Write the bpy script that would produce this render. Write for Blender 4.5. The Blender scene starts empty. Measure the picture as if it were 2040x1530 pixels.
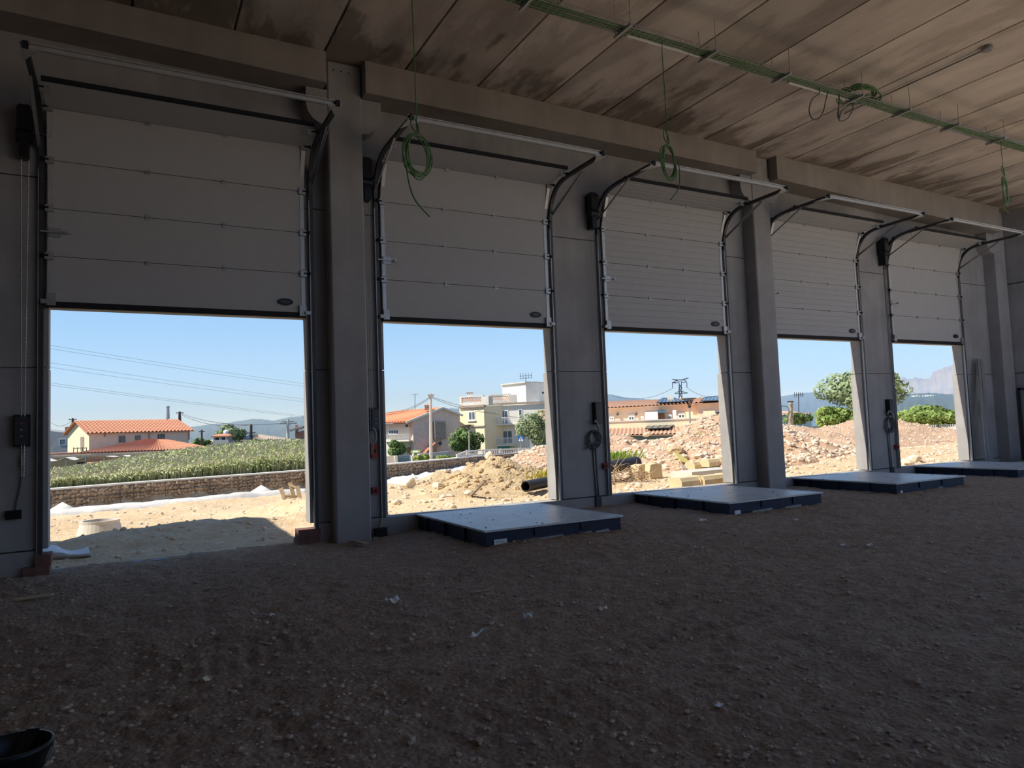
import bpy, bmesh, math, random
import numpy as np
from mathutils import Vector, Matrix
SC = bpy.context.scene
COL = SC.collection
# ---------------------------------------------------------------- camera
FPX = 1404.564
RM = np.array([[0.87827967, 0.00272335, -0.47813953],
               [-0.47669868, -0.07279372, -0.87604762],
               [-0.03719134, 0.9973433, -0.06263503]])
EYE = np.array([0.0, 0.0, 1.6])
cam = bpy.data.cameras.new('camera'); cam_o = bpy.data.objects.new('camera', cam); COL.objects.link(cam_o)
cam.sensor_fit = 'HORIZONTAL'; cam.sensor_width = 36.0; cam.lens = FPX / 2040.0 * 36.0
cam.clip_start = 0.05; cam.clip_end = 20000
m4 = Matrix(((*RM[0], 0), (*RM[1], 0), (*RM[2], 1.6), (0, 0, 0, 1)))
cam_o.matrix_world = m4
SC.camera = cam_o
# ---------------------------------------------------------------- sky, sun, exposure
SC.view_settings.view_transform = 'Standard'; SC.view_settings.look = 'None'
SC.view_settings.exposure = 0.0; SC.view_settings.gamma = 1.0; SC.view_settings.use_curve_mapping = False
w = bpy.data.worlds.new('sky'); SC.world = w; w.use_nodes = True
nt = w.node_tree; nt.nodes.clear()
tc = nt.nodes.new('ShaderNodeTexCoord'); sp = nt.nodes.new('ShaderNodeSeparateXYZ')
rp = nt.nodes.new('ShaderNodeValToRGB'); bg = nt.nodes.new('ShaderNodeBackground'); wo = nt.nodes.new('ShaderNodeOutputWorld')
nt.links.new(tc.outputs['Generated'], sp.inputs[0]); nt.links.new(sp.outputs['Z'], rp.inputs[0])
nt.links.new(rp.outputs[0], bg.inputs[0]); nt.links.new(bg.outputs[0], wo.inputs[0])
el = rp.color_ramp.elements
el[0].position = 0.0; el[0].color = (0.62, 0.90, 1.35, 1)
el[1].position = 1.0; el[1].color = (0.10, 0.20, 0.42, 1)
for p, c in ((0.035, (0.56, 0.85, 1.25, 1)), (0.14, (0.375, 0.66, 1.05, 1)), (0.3, (0.22, 0.42, 0.78, 1)), (0.5, (0.13, 0.26, 0.52, 1))):
    e = el.new(p); e.color = c
bg.inputs[1].default_value = 1.0
sun = bpy.data.lights.new('sun', 'SUN'); sun.energy = 6.6; sun.angle = math.radians(0.53); sun.color = (1.0, 0.93, 0.80)
sun_o = bpy.data.objects.new('sun', sun); COL.objects.link(sun_o)
SUNV = Vector((-0.66, 0.065, 0.75)).normalized()
sun_o.rotation_euler = SUNV.to_track_quat('Z', 'Y').to_euler(); sun_o.location = (-30, 10, 40)
SC.cycles.max_bounces = 14; SC.cycles.diffuse_bounces = 8; SC.cycles.glossy_bounces = 3
SC.cycles.transparent_max_bounces = 8
SC.cycles.sample_clamp_indirect = 6.0
SC.cycles.caustics_reflective = False; SC.cycles.caustics_refractive = False

# ---------------------------------------------------------------- helpers
def ray(px, py): return RM @ np.array([(px - 1020.0) / FPX, -(py - 765.0) / FPX, -1.0])
def at(px, py, d): return Vector(EYE + ray(px, py) * d)                 # a point seen at px,py, d metres down the optical axis
def ony(px, py, y): r = ray(px, py); return Vector(EYE + r * (y / r[1]))
def onz(px, py, z): r = ray(px, py); return Vector(EYE + r * ((z - 1.6) / r[2]))
def onx(px, py, x): r = ray(px, py); return Vector(EYE + r * (x / r[0]))
def crop(x0, y0, s): return lambda X, Y: (x0 + X / s, y0 + Y / s)
ORG = {}
def _h(n): n = np.asarray(n, dtype=np.int64); n = (n ^ 61) ^ (n >> 16); n = (n * 9) & 0xffffffff; n = n ^ (n >> 4); n = (n * 0x27d4eb2d) & 0xffffffff; return (n ^ (n >> 15)) & 0xffffffff
def vnoise(x, y, seed=0):
    x = np.asarray(x, float); y = np.asarray(y, float)
    xi = np.floor(x).astype(np.int64); yi = np.floor(y).astype(np.int64); fx = x - xi; fy = y - yi
    fx = fx * fx * (3 - 2 * fx); fy = fy * fy * (3 - 2 * fy)
    def g(a, b): return _h((a + 5000) * 7919 + (b + 5000) * 104729 + seed * 1299709) / 4294967295.0 * 2 - 1
    return (g(xi, yi) * (1 - fx) + g(xi + 1, yi) * fx) * (1 - fy) + (g(xi, yi + 1) * (1 - fx) + g(xi + 1, yi + 1) * fx) * fy
def fbm(x, y, oct=4, seed=0):
    t = 0; a = 1.0; f = 1.0
    for k in range(oct): t = t + a * vnoise(np.asarray(x) * f, np.asarray(y) * f, seed + k); a *= .5; f *= 2.03
    return t
def sstep(a, b, x): t = np.clip((np.asarray(x, float) - a) / (b - a), 0, 1); return t * t * (3 - 2 * t)

class MB:
    def __init__(s): s.v = []; s.f = []; s.mi = []; s.cur = 0
    def add(s, vs, fs):
        o = len(s.v); s.v.extend([tuple(map(float, p)) for p in vs])
        for f in fs: s.f.append(tuple(i + o for i in f)); s.mi.append(s.cur)
        return s
    def hexa(s, p): return s.add(p, [(0, 3, 2, 1), (4, 5, 6, 7), (0, 1, 5, 4), (1, 2, 6, 5), (2, 3, 7, 6), (3, 0, 4, 7)])
    def box(s, x0, y0, z0, x1, y1, z1):
        return s.hexa([(x0, y0, z0), (x1, y0, z0), (x1, y1, z0), (x0, y1, z0), (x0, y0, z1), (x1, y0, z1), (x1, y1, z1), (x0, y1, z1)])
    def obox(s, c, a, b, d):
        c, a, b, d = map(Vector, (c, a, b, d))
        return s.hexa([c - a - b - d, c + a - b - d, c + a + b - d, c - a + b - d, c - a - b + d, c + a - b + d, c + a + b + d, c - a + b + d])
    def beam(s, p, q, w, h, up=(0, 0, 1)):
        p = Vector(p); q = Vector(q); d = q - p; u = Vector(up)
        x = d.cross(u)
        if x.length < 1e-6: x = d.cross(Vector((1, 0, 0)))
        x.normalize(); z = x.cross(d).normalized()
        return s.obox((p + q) / 2, d / 2, x * w / 2, z * h / 2)
    def prism(s, poly, vec):
        n = len(poly); vec = Vector(vec); a = [Vector(p) for p in poly]; b = [p + vec for p in a]
        return s.add(a + b, [tuple(range(n))[::-1], tuple(range(n, 2 * n))] + [(i, (i + 1) % n, n + (i + 1) % n, n + i) for i in range(n)])
    def tube(s, pts, r, n=8, closed=False):
        pts = [Vector(p) for p in pts]; m = len(pts); rr = r if hasattr(r, '__len__') else [r] * m
        vs = []; prev = None
        for i in range(m):
            if closed: t = pts[(i + 1) % m] - pts[i - 1]
            else: t = pts[min(i + 1, m - 1)] - pts[max(i - 1, 0)]
            if t.length < 1e-9: t = Vector((0, 0, 1))
            t.normalize()
            if prev is None:
                a = t.cross(Vector((0, 0, 1)))
                if a.length < .05: a = t.cross(Vector((1, 0, 0)))
            else: a = prev - t * prev.dot(t)
            if a.length < 1e-6: a = t.orthogonal()
            a.normalize(); prev = a; b = t.cross(a)
            for k in range(n):
                an = 2 * math.pi * k / n; vs.append(pts[i] + (a * math.cos(an) + b * math.sin(an)) * rr[i])
        fs = []
        for i in range(m if closed else m - 1):
            j = (i + 1) % m
            for k in range(n): fs.append((i * n + k, i * n + (k + 1) % n, j * n + (k + 1) % n, j * n + k))
        if not closed: fs += [tuple(range(n))[::-1], tuple((m - 1) * n + k for k in range(n))]
        return s.add(vs, fs)
    def lathe(s, prof, c, n=20, axis=None):
        c = Vector(c); vs = []; m = len(prof)
        if axis is None: ex, ey, ez = Vector((1, 0, 0)), Vector((0, 1, 0)), Vector((0, 0, 1))
        else:
            ez = Vector(axis).normalized(); ex = ez.orthogonal().normalized(); ey = ez.cross(ex)
        for r, z in prof:
            for k in range(n): a = 2 * math.pi * k / n; vs.append(c + ex * (r * math.cos(a)) + ey * (r * math.sin(a)) + ez * z)
        fs = [(i * n + k, i * n + (k + 1) % n, (i + 1) * n + (k + 1) % n, (i + 1) * n + k) for i in range(m - 1) for k in range(n)]
        if prof[0][0] > 1e-6: fs.append(tuple(range(n))[::-1])
        if prof[-1][0] > 1e-6: fs.append(tuple((m - 1) * n + k for k in range(n)))
        return s.add(vs, fs)
    def ico(s, c, r, rnd=None, sq=(1, 1, 1), jit=.22):
        rnd = rnd or random
        vs = []
        q = Matrix.Rotation(rnd.uniform(0, 6.28), 3, Vector((rnd.uniform(-1, 1), rnd.uniform(-1, 1), rnd.uniform(-1, 1) + .01)).normalized()) if jit else Matrix.Identity(3)
        for p in ICO_V:
            v = q @ (Vector(p) * (1 + rnd.uniform(-jit, jit))); vs.append((c[0] + v.x * r * sq[0], c[1] + v.y * r * sq[1], c[2] + v.z * r * sq[2]))
        return s.add(vs, ICO_F)
    def grid(s, X, Y, Z):
        ny, nx = X.shape; o = len(s.v)
        s.v.extend(zip(X.ravel().tolist(), Y.ravel().tolist(), Z.ravel().tolist()))
        for j in range(ny - 1):
            for i in range(nx - 1): k = o + j * nx + i; s.f.append((k, k + 1, k + nx + 1, k + nx)); s.mi.append(s.cur)
        return s
    def build(s, name, mats, parent=None, smooth=False):
        me = bpy.data.meshes.new(name)
        o0 = ORG.get(parent.name, Vector((0, 0, 0))) if parent is not None else Vector((0, 0, 0))
        if parent is None and s.v:
            a = np.array(s.v); lo = a.min(0); hi = a.max(0); o0 = Vector(((lo[0] + hi[0]) / 2, (lo[1] + hi[1]) / 2, lo[2]))
        a = np.array(s.v, float) - np.array(o0)
        me.from_pydata(a.tolist(), [], s.f)
        if not isinstance(mats, (list, tuple)): mats = [mats]
        for m in mats: me.materials.append(m)
        if len(mats) > 1: me.polygons.foreach_set('material_index', s.mi)
        if smooth: me.polygons.foreach_set('use_smooth', [True] * len(me.polygons))
        me.update()
        o = bpy.data.objects.new(name, me); COL.objects.link(o)
        if parent is not None: o.parent = parent
        else: o.location = o0
        ORG[o.name] = o0
        return o
_t = (1 + 5 ** .5) / 2
ICO_V = [Vector(p).normalized() for p in ((-1, _t, 0), (1, _t, 0), (-1, -_t, 0), (1, -_t, 0), (0, -1, _t), (0, 1, _t), (0, -1, -_t), (0, 1, -_t), (_t, 0, -1), (_t, 0, 1), (-_t, 0, -1), (-_t, 0, 1))]
ICO_F = [(0, 11, 5), (0, 5, 1), (0, 1, 7), (0, 7, 10), (0, 10, 11), (1, 5, 9), (5, 11, 4), (11, 10, 2), (10, 7, 6), (7, 1, 8), (3, 9, 4), (3, 4, 2), (3, 2, 6), (3, 6, 8), (3, 8, 9), (4, 9, 5), (2, 4, 11), (6, 2, 10), (8, 6, 7), (9, 8, 1)]
def tag(o, label=None, cat=None, group=None, kind=None):
    if label: o['label'] = label
    if cat: o['category'] = cat
    if group: o['group'] = group
    if kind: o['kind'] = kind
    return o
def thing(name, loc, label, cat, group=None, kind=None):
    o = bpy.data.objects.new(name, None); COL.objects.link(o); o.location = loc; o.empty_display_size = .2
    ORG[o.name] = Vector(loc)
    return tag(o, label, cat, group, kind)
def copy_tree(o, parent=None, delta=None):
    c = o.copy(); COL.objects.link(c)
    if parent is not None: c.parent = parent
    if delta is not None: c.location = o.location + Vector(delta)
    for ch in list(o.children): copy_tree(ch, c)
    return c
def smooth_path(pts, k=6):
    pts = [Vector(p) for p in pts]; out = []
    for i in range(len(pts) - 1):
        p0 = pts[max(i - 1, 0)]; p1 = pts[i]; p2 = pts[i + 1]; p3 = pts[min(i + 2, len(pts) - 1)]
        for j in range(k):
            t = j / k
            out.append(.5 * ((2 * p1) + (p2 - p0) * t + (2 * p0 - 5 * p1 + 4 * p2 - p3) * t * t + (3 * p1 - p0 - 3 * p2 + p3) * t ** 3))
    out.append(pts[-1]); return out

# ---------------------------------------------------------------- materials
def new_mat(name):
    m = bpy.data.materials.new(name); m.use_nodes = True; n = m.node_tree; return m, n, n.nodes['Principled BSDF']
def N(nt, t, **kw):
    n = nt.nodes.new(t)
    for k, v in kw.items():
        if k in n.inputs: n.inputs[k].default_value = v
        else: setattr(n, k, v)
    return n
def mat(name, c, rough=.8, metal=0.0, var=.15, scale=6.0, bump=0.0, bscale=40.0, c2=None, spec=.3, detail=5, stretch=None, trans=0):
    m, nt, b = new_mat(name); L = nt.links
    b.inputs['Roughness'].default_value = rough; b.inputs['Metallic'].default_value = metal
    b.inputs['Specular IOR Level'].default_value = spec
    tcn = N(nt, 'ShaderNodeTexCoord'); src = tcn.outputs['Object']
    if stretch:
        mp = N(nt, 'ShaderNodeMapping'); mp.inputs['Scale'].default_value = stretch; L.new(src, mp.inputs[0]); src = mp.outputs[0]
    if var > 0 or c2:
        no = N(nt, 'ShaderNodeTexNoise', Scale=scale, Detail=detail, Roughness=.62); L.new(src, no.inputs['Vector'])
        r = N(nt, 'ShaderNodeValToRGB'); e = r.color_ramp.elements
        e[0].position = .32; e[1].position = .68
        ca = c2 or tuple(x * (1 - var) for x in c); cb = c if c2 else tuple(min(1, x * (1 + var)) for x in c)
        e[0].color = (*ca, 1); e[1].color = (*cb, 1)
        L.new(no.outputs['Fac'], r.inputs[0]); L.new(r.outputs[0], b.inputs['Base Color'])
    else: b.inputs['Base Color'].default_value = (*c, 1)
    if bump > 0:
        n2 = N(nt, 'ShaderNodeTexNoise', Scale=bscale, Detail=6, Roughness=.65); L.new(src, n2.inputs['Vector'])
        bp = N(nt, 'ShaderNodeBump', Strength=bump, Distance=.02); L.new(n2.outputs['Fac'], bp.inputs['Height']); L.new(bp.outputs[0], b.inputs['Normal'])
    return m
def mat_soil(name, ca, cb, cc, s=1.0, bump=.8):
    m, nt, b = new_mat(name); L = nt.links; b.inputs['Roughness'].default_value = .95; b.inputs['Specular IOR Level'].default_value = .15
    g = N(nt, 'ShaderNodeNewGeometry'); src = g.outputs['Position']
    n1 = N(nt, 'ShaderNodeTexNoise', Scale=.45 * s, Detail=6, Roughness=.65); n2 = N(nt, 'ShaderNodeTexNoise', Scale=9 * s, Detail=8, Roughness=.72)
    v = N(nt, 'ShaderNodeTexVoronoi', Scale=26 * s); v2 = N(nt, 'ShaderNodeTexVoronoi', Scale=60 * s)
    for x in (n1, n2, v, v2): L.new(src, x.inputs['Vector'])
    r1 = N(nt, 'ShaderNodeValToRGB'); e = r1.color_ramp.elements; e[0].position = .36; e[1].position = .64; e[0].color = (*ca, 1); e[1].color = (*cb, 1); L.new(n1.outputs['Fac'], r1.inputs[0])
    mx = N(nt, 'ShaderNodeMix', data_type='RGBA'); r2 = N(nt, 'ShaderNodeValToRGB'); r2.color_ramp.elements[0].position = .47; r2.color_ramp.elements[1].position = .68
    L.new(n2.outputs['Fac'], r2.inputs[0]); L.new(r2.outputs[0], mx.inputs[0]); L.new(r1.outputs[0], mx.inputs[6]); mx.inputs[7].default_value = (*cc, 1)
    L.new(mx.outputs[2], b.inputs['Base Color'])
    ad = N(nt, 'ShaderNodeMath', operation='ADD'); a2 = N(nt, 'ShaderNodeMath', operation='MULTIPLY'); a2.inputs[1].default_value = -.6
    L.new(v.outputs['Distance'], a2.inputs[0]); L.new(a2.outputs[0], ad.inputs[0]); L.new(n2.outputs['Fac'], ad.inputs[1])
    bp = N(nt, 'ShaderNodeBump', Strength=bump, Distance=.05); L.new(ad.outputs[0], bp.inputs['Height']); L.new(bp.outputs[0], b.inputs['Normal'])
    return m
def mat_concrete(name, c, var=.18, streak=True, spots=0):
    m, nt, b = new_mat(name); L = nt.links; b.inputs['Roughness'].default_value = .85; b.inputs['Specular IOR Level'].default_value = .2
    g = N(nt, 'ShaderNodeNewGeometry')
    n1 = N(nt, 'ShaderNodeTexNoise', Scale=1.1, Detail=7, Roughness=.62); L.new(g.outputs['Position'], n1.inputs['Vector'])
    mp = N(nt, 'ShaderNodeMapping'); mp.inputs['Scale'].default_value = (5, 5, .35); L.new(g.outputs['Position'], mp.inputs[0])
    n2 = N(nt, 'ShaderNodeTexNoise', Scale=1.0, Detail=5); L.new(mp.outputs[0], n2.inputs['Vector'])
    ad = N(nt, 'ShaderNodeMath', operation='MULTIPLY_ADD'); ad.inputs[1].default_value = .45 if streak else 0.0; L.new(n2.outputs['Fac'], ad.inputs[0]); L.new(n1.outputs['Fac'], ad.inputs[2])
    r = N(nt, 'ShaderNodeValToRGB'); e = r.color_ramp.elements; e[0].position = .5; e[1].position = .95 if streak else .75
    if not streak: e[0].position = .3
    e[0].color = (*[x * (1 - var) for x in c], 1); e[1].color = (*[min(1, x * (1 + var)) for x in c], 1); L.new(ad.outputs[0], r.inputs[0]); L.new(r.outputs[0], b.inputs['Base Color'])
    n3 = N(nt, 'ShaderNodeTexNoise', Scale=60, Detail=4); L.new(g.outputs['Position'], n3.inputs['Vector'])
    bp = N(nt, 'ShaderNodeBump', Strength=.25, Distance=.01); L.new(n3.outputs['Fac'], bp.inputs['Height']); L.new(bp.outputs[0], b.inputs['Normal'])
    return m
def mat_ceiling():
    m, nt, b = new_mat('ceiling_concrete'); L = nt.links; b.inputs['Roughness'].default_value = .85; b.inputs['Specular IOR Level'].default_value = .25
    g = N(nt, 'ShaderNodeNewGeometry'); s = N(nt, 'ShaderNodeSeparateXYZ'); L.new(g.outputs['Position'], s.inputs[0])
    k = N(nt, 'ShaderNodeMath', operation='MULTIPLY_ADD'); k.inputs[1].default_value = 1 / 1.275; k.inputs[2].default_value = -2.615 / 1.275; L.new(s.outputs['X'], k.inputs[0])
    fl = N(nt, 'ShaderNodeMath', operation='FLOOR'); L.new(k.outputs[0], fl.inputs[0])
    wn = N(nt, 'ShaderNodeTexWhiteNoise', noise_dimensions='1D'); L.new(fl.outputs[0], wn.inputs['W'])
    of = N(nt, 'ShaderNodeVectorMath', operation='MULTIPLY_ADD'); of.inputs[1].default_value = (7, 13, 3)
    L.new(wn.outputs['Color'], of.inputs[0])
    mp = N(nt, 'ShaderNodeMapping'); mp.inputs['Scale'].default_value = (1.25, .42, 1); L.new(g.outputs['Position'], mp.inputs[0]); L.new(mp.outputs[0], of.inputs[2])
    n1 = N(nt, 'ShaderNodeTexNoise', Scale=1.0, Detail=9, Roughness=.66, Distortion=.15); L.new(of.outputs[0], n1.inputs['Vector'])
    r = N(nt, 'ShaderNodeValToRGB'); e = r.color_ramp.elements; e[0].position = .34; e[1].position = .70
    e[0].color = (.40, .345, .30, 1); e[1].color = (.72, .63, .55, 1); x = e.new(.47); x.color = (.50, .43, .375, 1); x2 = e.new(.50); x2.color = (.58, .505, .44, 1)
    L.new(n1.outputs['Fac'], r.inputs[0])
    ns = N(nt, 'ShaderNodeTexNoise', Scale=1.5, Detail=7, Roughness=.6); L.new(of.outputs[0], ns.inputs['Vector'])
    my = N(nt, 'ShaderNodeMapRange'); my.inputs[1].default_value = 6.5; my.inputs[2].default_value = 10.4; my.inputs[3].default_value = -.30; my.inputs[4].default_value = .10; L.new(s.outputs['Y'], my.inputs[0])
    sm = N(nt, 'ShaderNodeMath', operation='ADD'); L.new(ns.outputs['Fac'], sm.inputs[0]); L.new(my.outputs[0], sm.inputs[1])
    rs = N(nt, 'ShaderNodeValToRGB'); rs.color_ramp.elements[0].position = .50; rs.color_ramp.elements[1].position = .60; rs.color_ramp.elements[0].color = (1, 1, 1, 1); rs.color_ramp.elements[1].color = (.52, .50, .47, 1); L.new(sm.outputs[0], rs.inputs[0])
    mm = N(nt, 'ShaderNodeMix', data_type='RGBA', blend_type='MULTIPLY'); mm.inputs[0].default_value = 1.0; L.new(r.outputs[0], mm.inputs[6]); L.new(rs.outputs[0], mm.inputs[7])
    hs = N(nt, 'ShaderNodeHueSaturation'); mr = N(nt, 'ShaderNodeMapRange'); mr.inputs[3].default_value = .84; mr.inputs[4].default_value = 1.12
    L.new(wn.outputs['Value'], mr.inputs[0]); L.new(mr.outputs[0], hs.inputs['Value']); L.new(mm.outputs[2], hs.inputs['Color']); L.new(hs.outputs[0], b.inputs['Base Color'])
    return m
def mat_tile(name, ca, cb, s=14):
    return mat(name, cb, .85, 0, 0, s, .3, 30, c2=ca)
M = {}
M['wall'] = mat_concrete('wall_panel_concrete', (.36, .35, .345))
M['pillar'] = mat_concrete('pillar_concrete', (.36, .35, .345), .14)
M['beam'] = mat_concrete('beam_concrete', (.33, .30, .275), .16)
M['jamb'] = mat_concrete('jamb_concrete', (.55, .53, .48), .1)
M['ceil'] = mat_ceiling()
M['floor'] = mat_soil('red_brown_soil', (.40, .265, .18), (.44, .315, .225), (.56, .44, .33), 1.0, 1.0)
M['slab'] = mat_concrete('bounce_slab_concrete', (.82, .68, .54), .08, False)  # pale reflector tone for the added floor slab
M['ground'] = mat_soil('tan_soil', (.56, .40, .24), (.66, .50, .32), (.72, .60, .44), .6, .5)
M['clay'] = mat_soil('yellow_clay', (.50, .36, .20), (.62, .46, .28), (.70, .56, .38), .8, .9)
M['redsoil'] = mat_soil('pinkish_rubble_soil', (.50, .31, .20), (.58, .39, .27), (.68, .53, .40), .9, .9)
M['gravel'] = mat('pale_stone', (.66, .54, .42), .9, 0, .25, 9)
M['pebble'] = mat('brown_pebble', (.49, .385, .30), .85, 0, .3, 3)
M['stonepale'] = mat('cream_stone', (.78, .67, .50), .9, 0, .15, 4, .4, 20)
M['gabion'] = mat('gabion_stone', (.40, .31, .23), .9, 0, .35, 2.2)
M['leaf'] = mat('door_leaf_paint', (.48, .47, .46), .55, 0, .03, 5, .08, 300)
M['galv'] = mat('galvanised_steel', (.42, .42, .42), .45, .7, .12, 12)
M['shiny'] = mat('bright_zinc', (.80, .78, .72), .28, 1.0, .05, 12)
M['galvw'] = mat('zinc_plate', (.55, .55, .54), .45, .5, .08, 12)
M['rubber'] = mat('black_rubber', (.018, .018, .02), .7, 0, .2, 10)
M['blackp'] = mat('black_plastic', (.014, .014, .016), .35, 0, .1, 10)
M['track'] = mat('dull_track_steel', (.08, .08, .085), .5, .6, .15, 8)
M['blue'] = mat('navy_painted_steel', (.018, .026, .055), .45, 0, .2, 6)
M['deck'] = mat('grey_steel_deck', (.68, .66, .64), .38, .1, .12, 3, .05, 40)
M['green'] = mat('green_cable', (.10, .20, .07), .5, 0, .2, 20)
M['greyc'] = mat('grey_cable', (.10, .10, .10), .6, 0, .1, 20)
M['pvc'] = mat('grey_conduit', (.28, .28, .28), .5, 0, .08, 10)
M['red'] = mat('red_plastic', (.38, .05, .04), .5, 0, .1, 10)
M['white'] = mat('white_sheet', (.72, .74, .78), .7, 0, .06, 8, .2, 6)
M['paper'] = mat('white_scrap', (.8, .8, .8), .7, 0, .05, 10)
M['geo'] = mat('white_geotextile', (.72, .70, .66), .9, 0, .1, 4, .4, 5)
M['wood'] = mat('pale_timber', (.55, .43, .28), .8, 0, .2, 6, .2, 30, stretch=(8, 8, 1))
M['oldwood'] = mat('weathered_wood', (.33, .27, .22), .85, 0, .3, 6, .2, 30)
M['brick'] = mat('red_clay_block', (.20, .105, .085), .9, 0, .2, 8, .3, 40)
M['pipe'] = mat('black_corrugated_pipe', (.028, .028, .032), .4, 0, .1, 8)
M['cblock'] = mat('cream_concrete', (.66, .53, .33), .9, 0, .12, 3, .3, 20)
M['yellow'] = mat('yellow_plastic', (.80, .70, .22), .6, 0, .05, 8)
M['greyconc'] = mat_concrete('pale_concrete', (.60, .57, .52), .1)
M['tileA'] = mat_tile('terracotta_tile', (.50, .20, .12), (.62, .32, .21))
M['tileB'] = mat_tile('orange_roof_tile', (.66, .23, .11), (.74, .30, .17))
M['tileC'] = mat_tile('buff_roof_tile', (.55, .30, .19), (.70, .47, .33))
M['tileD'] = mat_tile('grey_brown_roof_tile', (.42, .34, .28), (.54, .45, .38))
M['pink'] = mat('peach_render', (.80, .60, .47), .9, 0, .06, 1)
M['cream'] = mat('cream_render', (.83, .72, .50), .9, 0, .05, 1)
M['ochre'] = mat('ochre_render', (.70, .45, .25), .9, 0, .08, 1)
M['whitew'] = mat('white_render', (.78, .74, .66), .9, 0, .05, 1)
M['rosew'] = mat('rose_brick_wall', (.72, .56, .48), .9, 0, .12, 3)
M['greyw'] = mat('grey_render', (.33, .34, .36), .9, 0, .1, 1)
M['glass'] = mat('window_glass', (.10, .13, .16), .12, 0, 0, 1, spec=.6)
M['dark'] = mat('dark_opening', (.03, .028, .025), .8, 0, .1, 3)
M['frame'] = mat('white_frame', (.80, .80, .80), .6, 0, .03, 3)
M['awning'] = mat('orange_awning', (.85, .38, .20), .8, 0, .08, 3)
M['solar'] = mat('solar_cell', (.012, .02, .05), .15, 0, .1, 3, spec=.6)
M['tgreen'] = mat('tree_leaf', (.10, .17, .05), .7, 0, 0, 1.2, c2=(.19, .27, .09))
M['tlight'] = mat('pale_tree_leaf', (.23, .30, .15), .7, 0, 0, .9, c2=(.32, .38, .21))
M['thedge'] = mat('hedge_leaf', (.13, .21, .045), .6, 0, 0, 1.5, c2=(.33, .42, .12))
M['reed'] = mat('reed_blade', (.40, .46, .20), .8, 0, 0, .6, c2=(.58, .60, .36))
M['reedhead'] = mat('reed_plume', (.72, .66, .50), .9, 0, .15, 1)
M['weed'] = mat('weed_green', (.25, .42, .06), .7, 0, .3, 3)
M['weedy'] = mat('weed_yellow', (.62, .58, .10), .7, 0, .3, 3)
M['bark'] = mat('bark', (.16, .12, .09), .9, 0, .3, 4)
M['pole'] = mat('tarred_pole', (.06, .05, .045), .9, 0, .2, 3)
M['cpole'] = mat('concrete_pole', (.55, .52, .47), .9, 0, .1, 3)
M['wire'] = mat('wire', (.10, .10, .11), .6, 0, 0, 1)
M['hill'] = mat('forest_hill', (.05, .075, .045), .95, 0, 0, .004, c2=(.085, .10, .06))
M['rock'] = mat('pale_rock_mountain', (.20, .18, .16), .95, 0, 0, .006, c2=(.34, .29, .26))
M['roots'] = mat('dry_roots', (.42, .30, .20), .9, 0, .3, 5)
M['signblue'] = mat('sign_blue', (.02, .13, .50), .4, 0, 0, 1)
M['bluegate'] = mat('blue_gate', (.07, .15, .22), .5, 0, .1, 2)
M['brickred'] = mat('red_brick_wall', (.42, .20, .14), .9, 0, .2, 5)
M['greengate'] = mat('green_awning', (.05, .30, .20), .7, 0, .1, 2)
M['rail'] = mat('pale_rail', (.66, .66, .66), .5, .2, .05, 4)
M['base'] = mat('lean_concrete', (.33, .33, .36), .9, 0, .2, 2, .2, 20)
# ================================================================ the hall
WY, WO = 10.80, 11.03                       # inner and outer face of the door wall
DOORS = [(-0.90, 2.38), (3.585, 6.71), (7.94, 11.04), (12.42, 15.43), (16.69, 19.69)]
PILL = [(2.69, 3.22), (11.75, 12.27), (21.11, 21.64)]
LINT = 3.39
def ceil_z(x): return 7.40 - 0.0105 * x
def floor_base(x, y): return .09 * sstep(3.0, 4.6, x) * sstep(4.0, 8.2, y)
TRK = [(onz(230, 1350, 0), onz(640, 1255, 0), .55), (onz(740, 1195, 0), onz(1090, 1125, 0), .5), (onz(200, 1515, 0), onz(600, 1400, 0), .6), (onz(1150, 1290, 0), onz(1500, 1190, 0), .5), (onz(850, 1500, 0), onz(1240, 1400, 0), .45)]
def floor_z(x, y):
    x = np.asarray(x, float); y = np.asarray(y, float)
    z = floor_base(x, y) + .018 * fbm(x * 1.1, y * 1.1, 3, 3) + .011 * fbm(x * 5, y * 5, 3, 9) + .020 * np.abs(vnoise(x * 9, y * 9, 21)) * sstep(-.4, .3, vnoise(x * 1.3, y * 1.3, 5)) + .010 * vnoise(x * 17, y * 17, 23)
    for a, b, wd in TRK:
        d = b - a; l = math.hypot(d.x, d.y); ux, uy = d.x / l, d.y / l
        s = (x - a.x) * ux + (y - a.y) * uy; t = -(x - a.x) * uy + (y - a.y) * ux
        wn = sstep(0, .3, s) * sstep(l, l - .3, s) * sstep(wd, wd * .8, np.abs(t))
        z = z + wn * (.013 * np.sin((s + .35 * np.abs(t)) * 2 * math.pi / .135) * (vnoise(x * 2, y * 2, 8) * .5 + .6) - .008)
    return z
xs = np.concatenate([np.arange(-14, -3, .5), np.arange(-3, 13, .04), np.arange(13, 21.6, .12), [21.66]])
ys = np.concatenate([np.arange(-20, 1, .7), np.arange(1, 10.78, .04), [10.80, 11.05]])
X, Y = np.meshgrid(xs, ys)
fl = MB().grid(X, Y, floor_z(X, Y)).build('floor', M['floor'], smooth=True); tag(fl, kind='structure')
sb = MB(); sb.prism([(9, -20, -.5), (21.6, -20, -.5), (21.6, 6.5, -.5), (9, .2, -.5)], (0, 0, .63)); tag(sb.build('bounce_slab', M['slab']), kind='structure')  # slab added out of view to bounce warm sunlight into the hall
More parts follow.
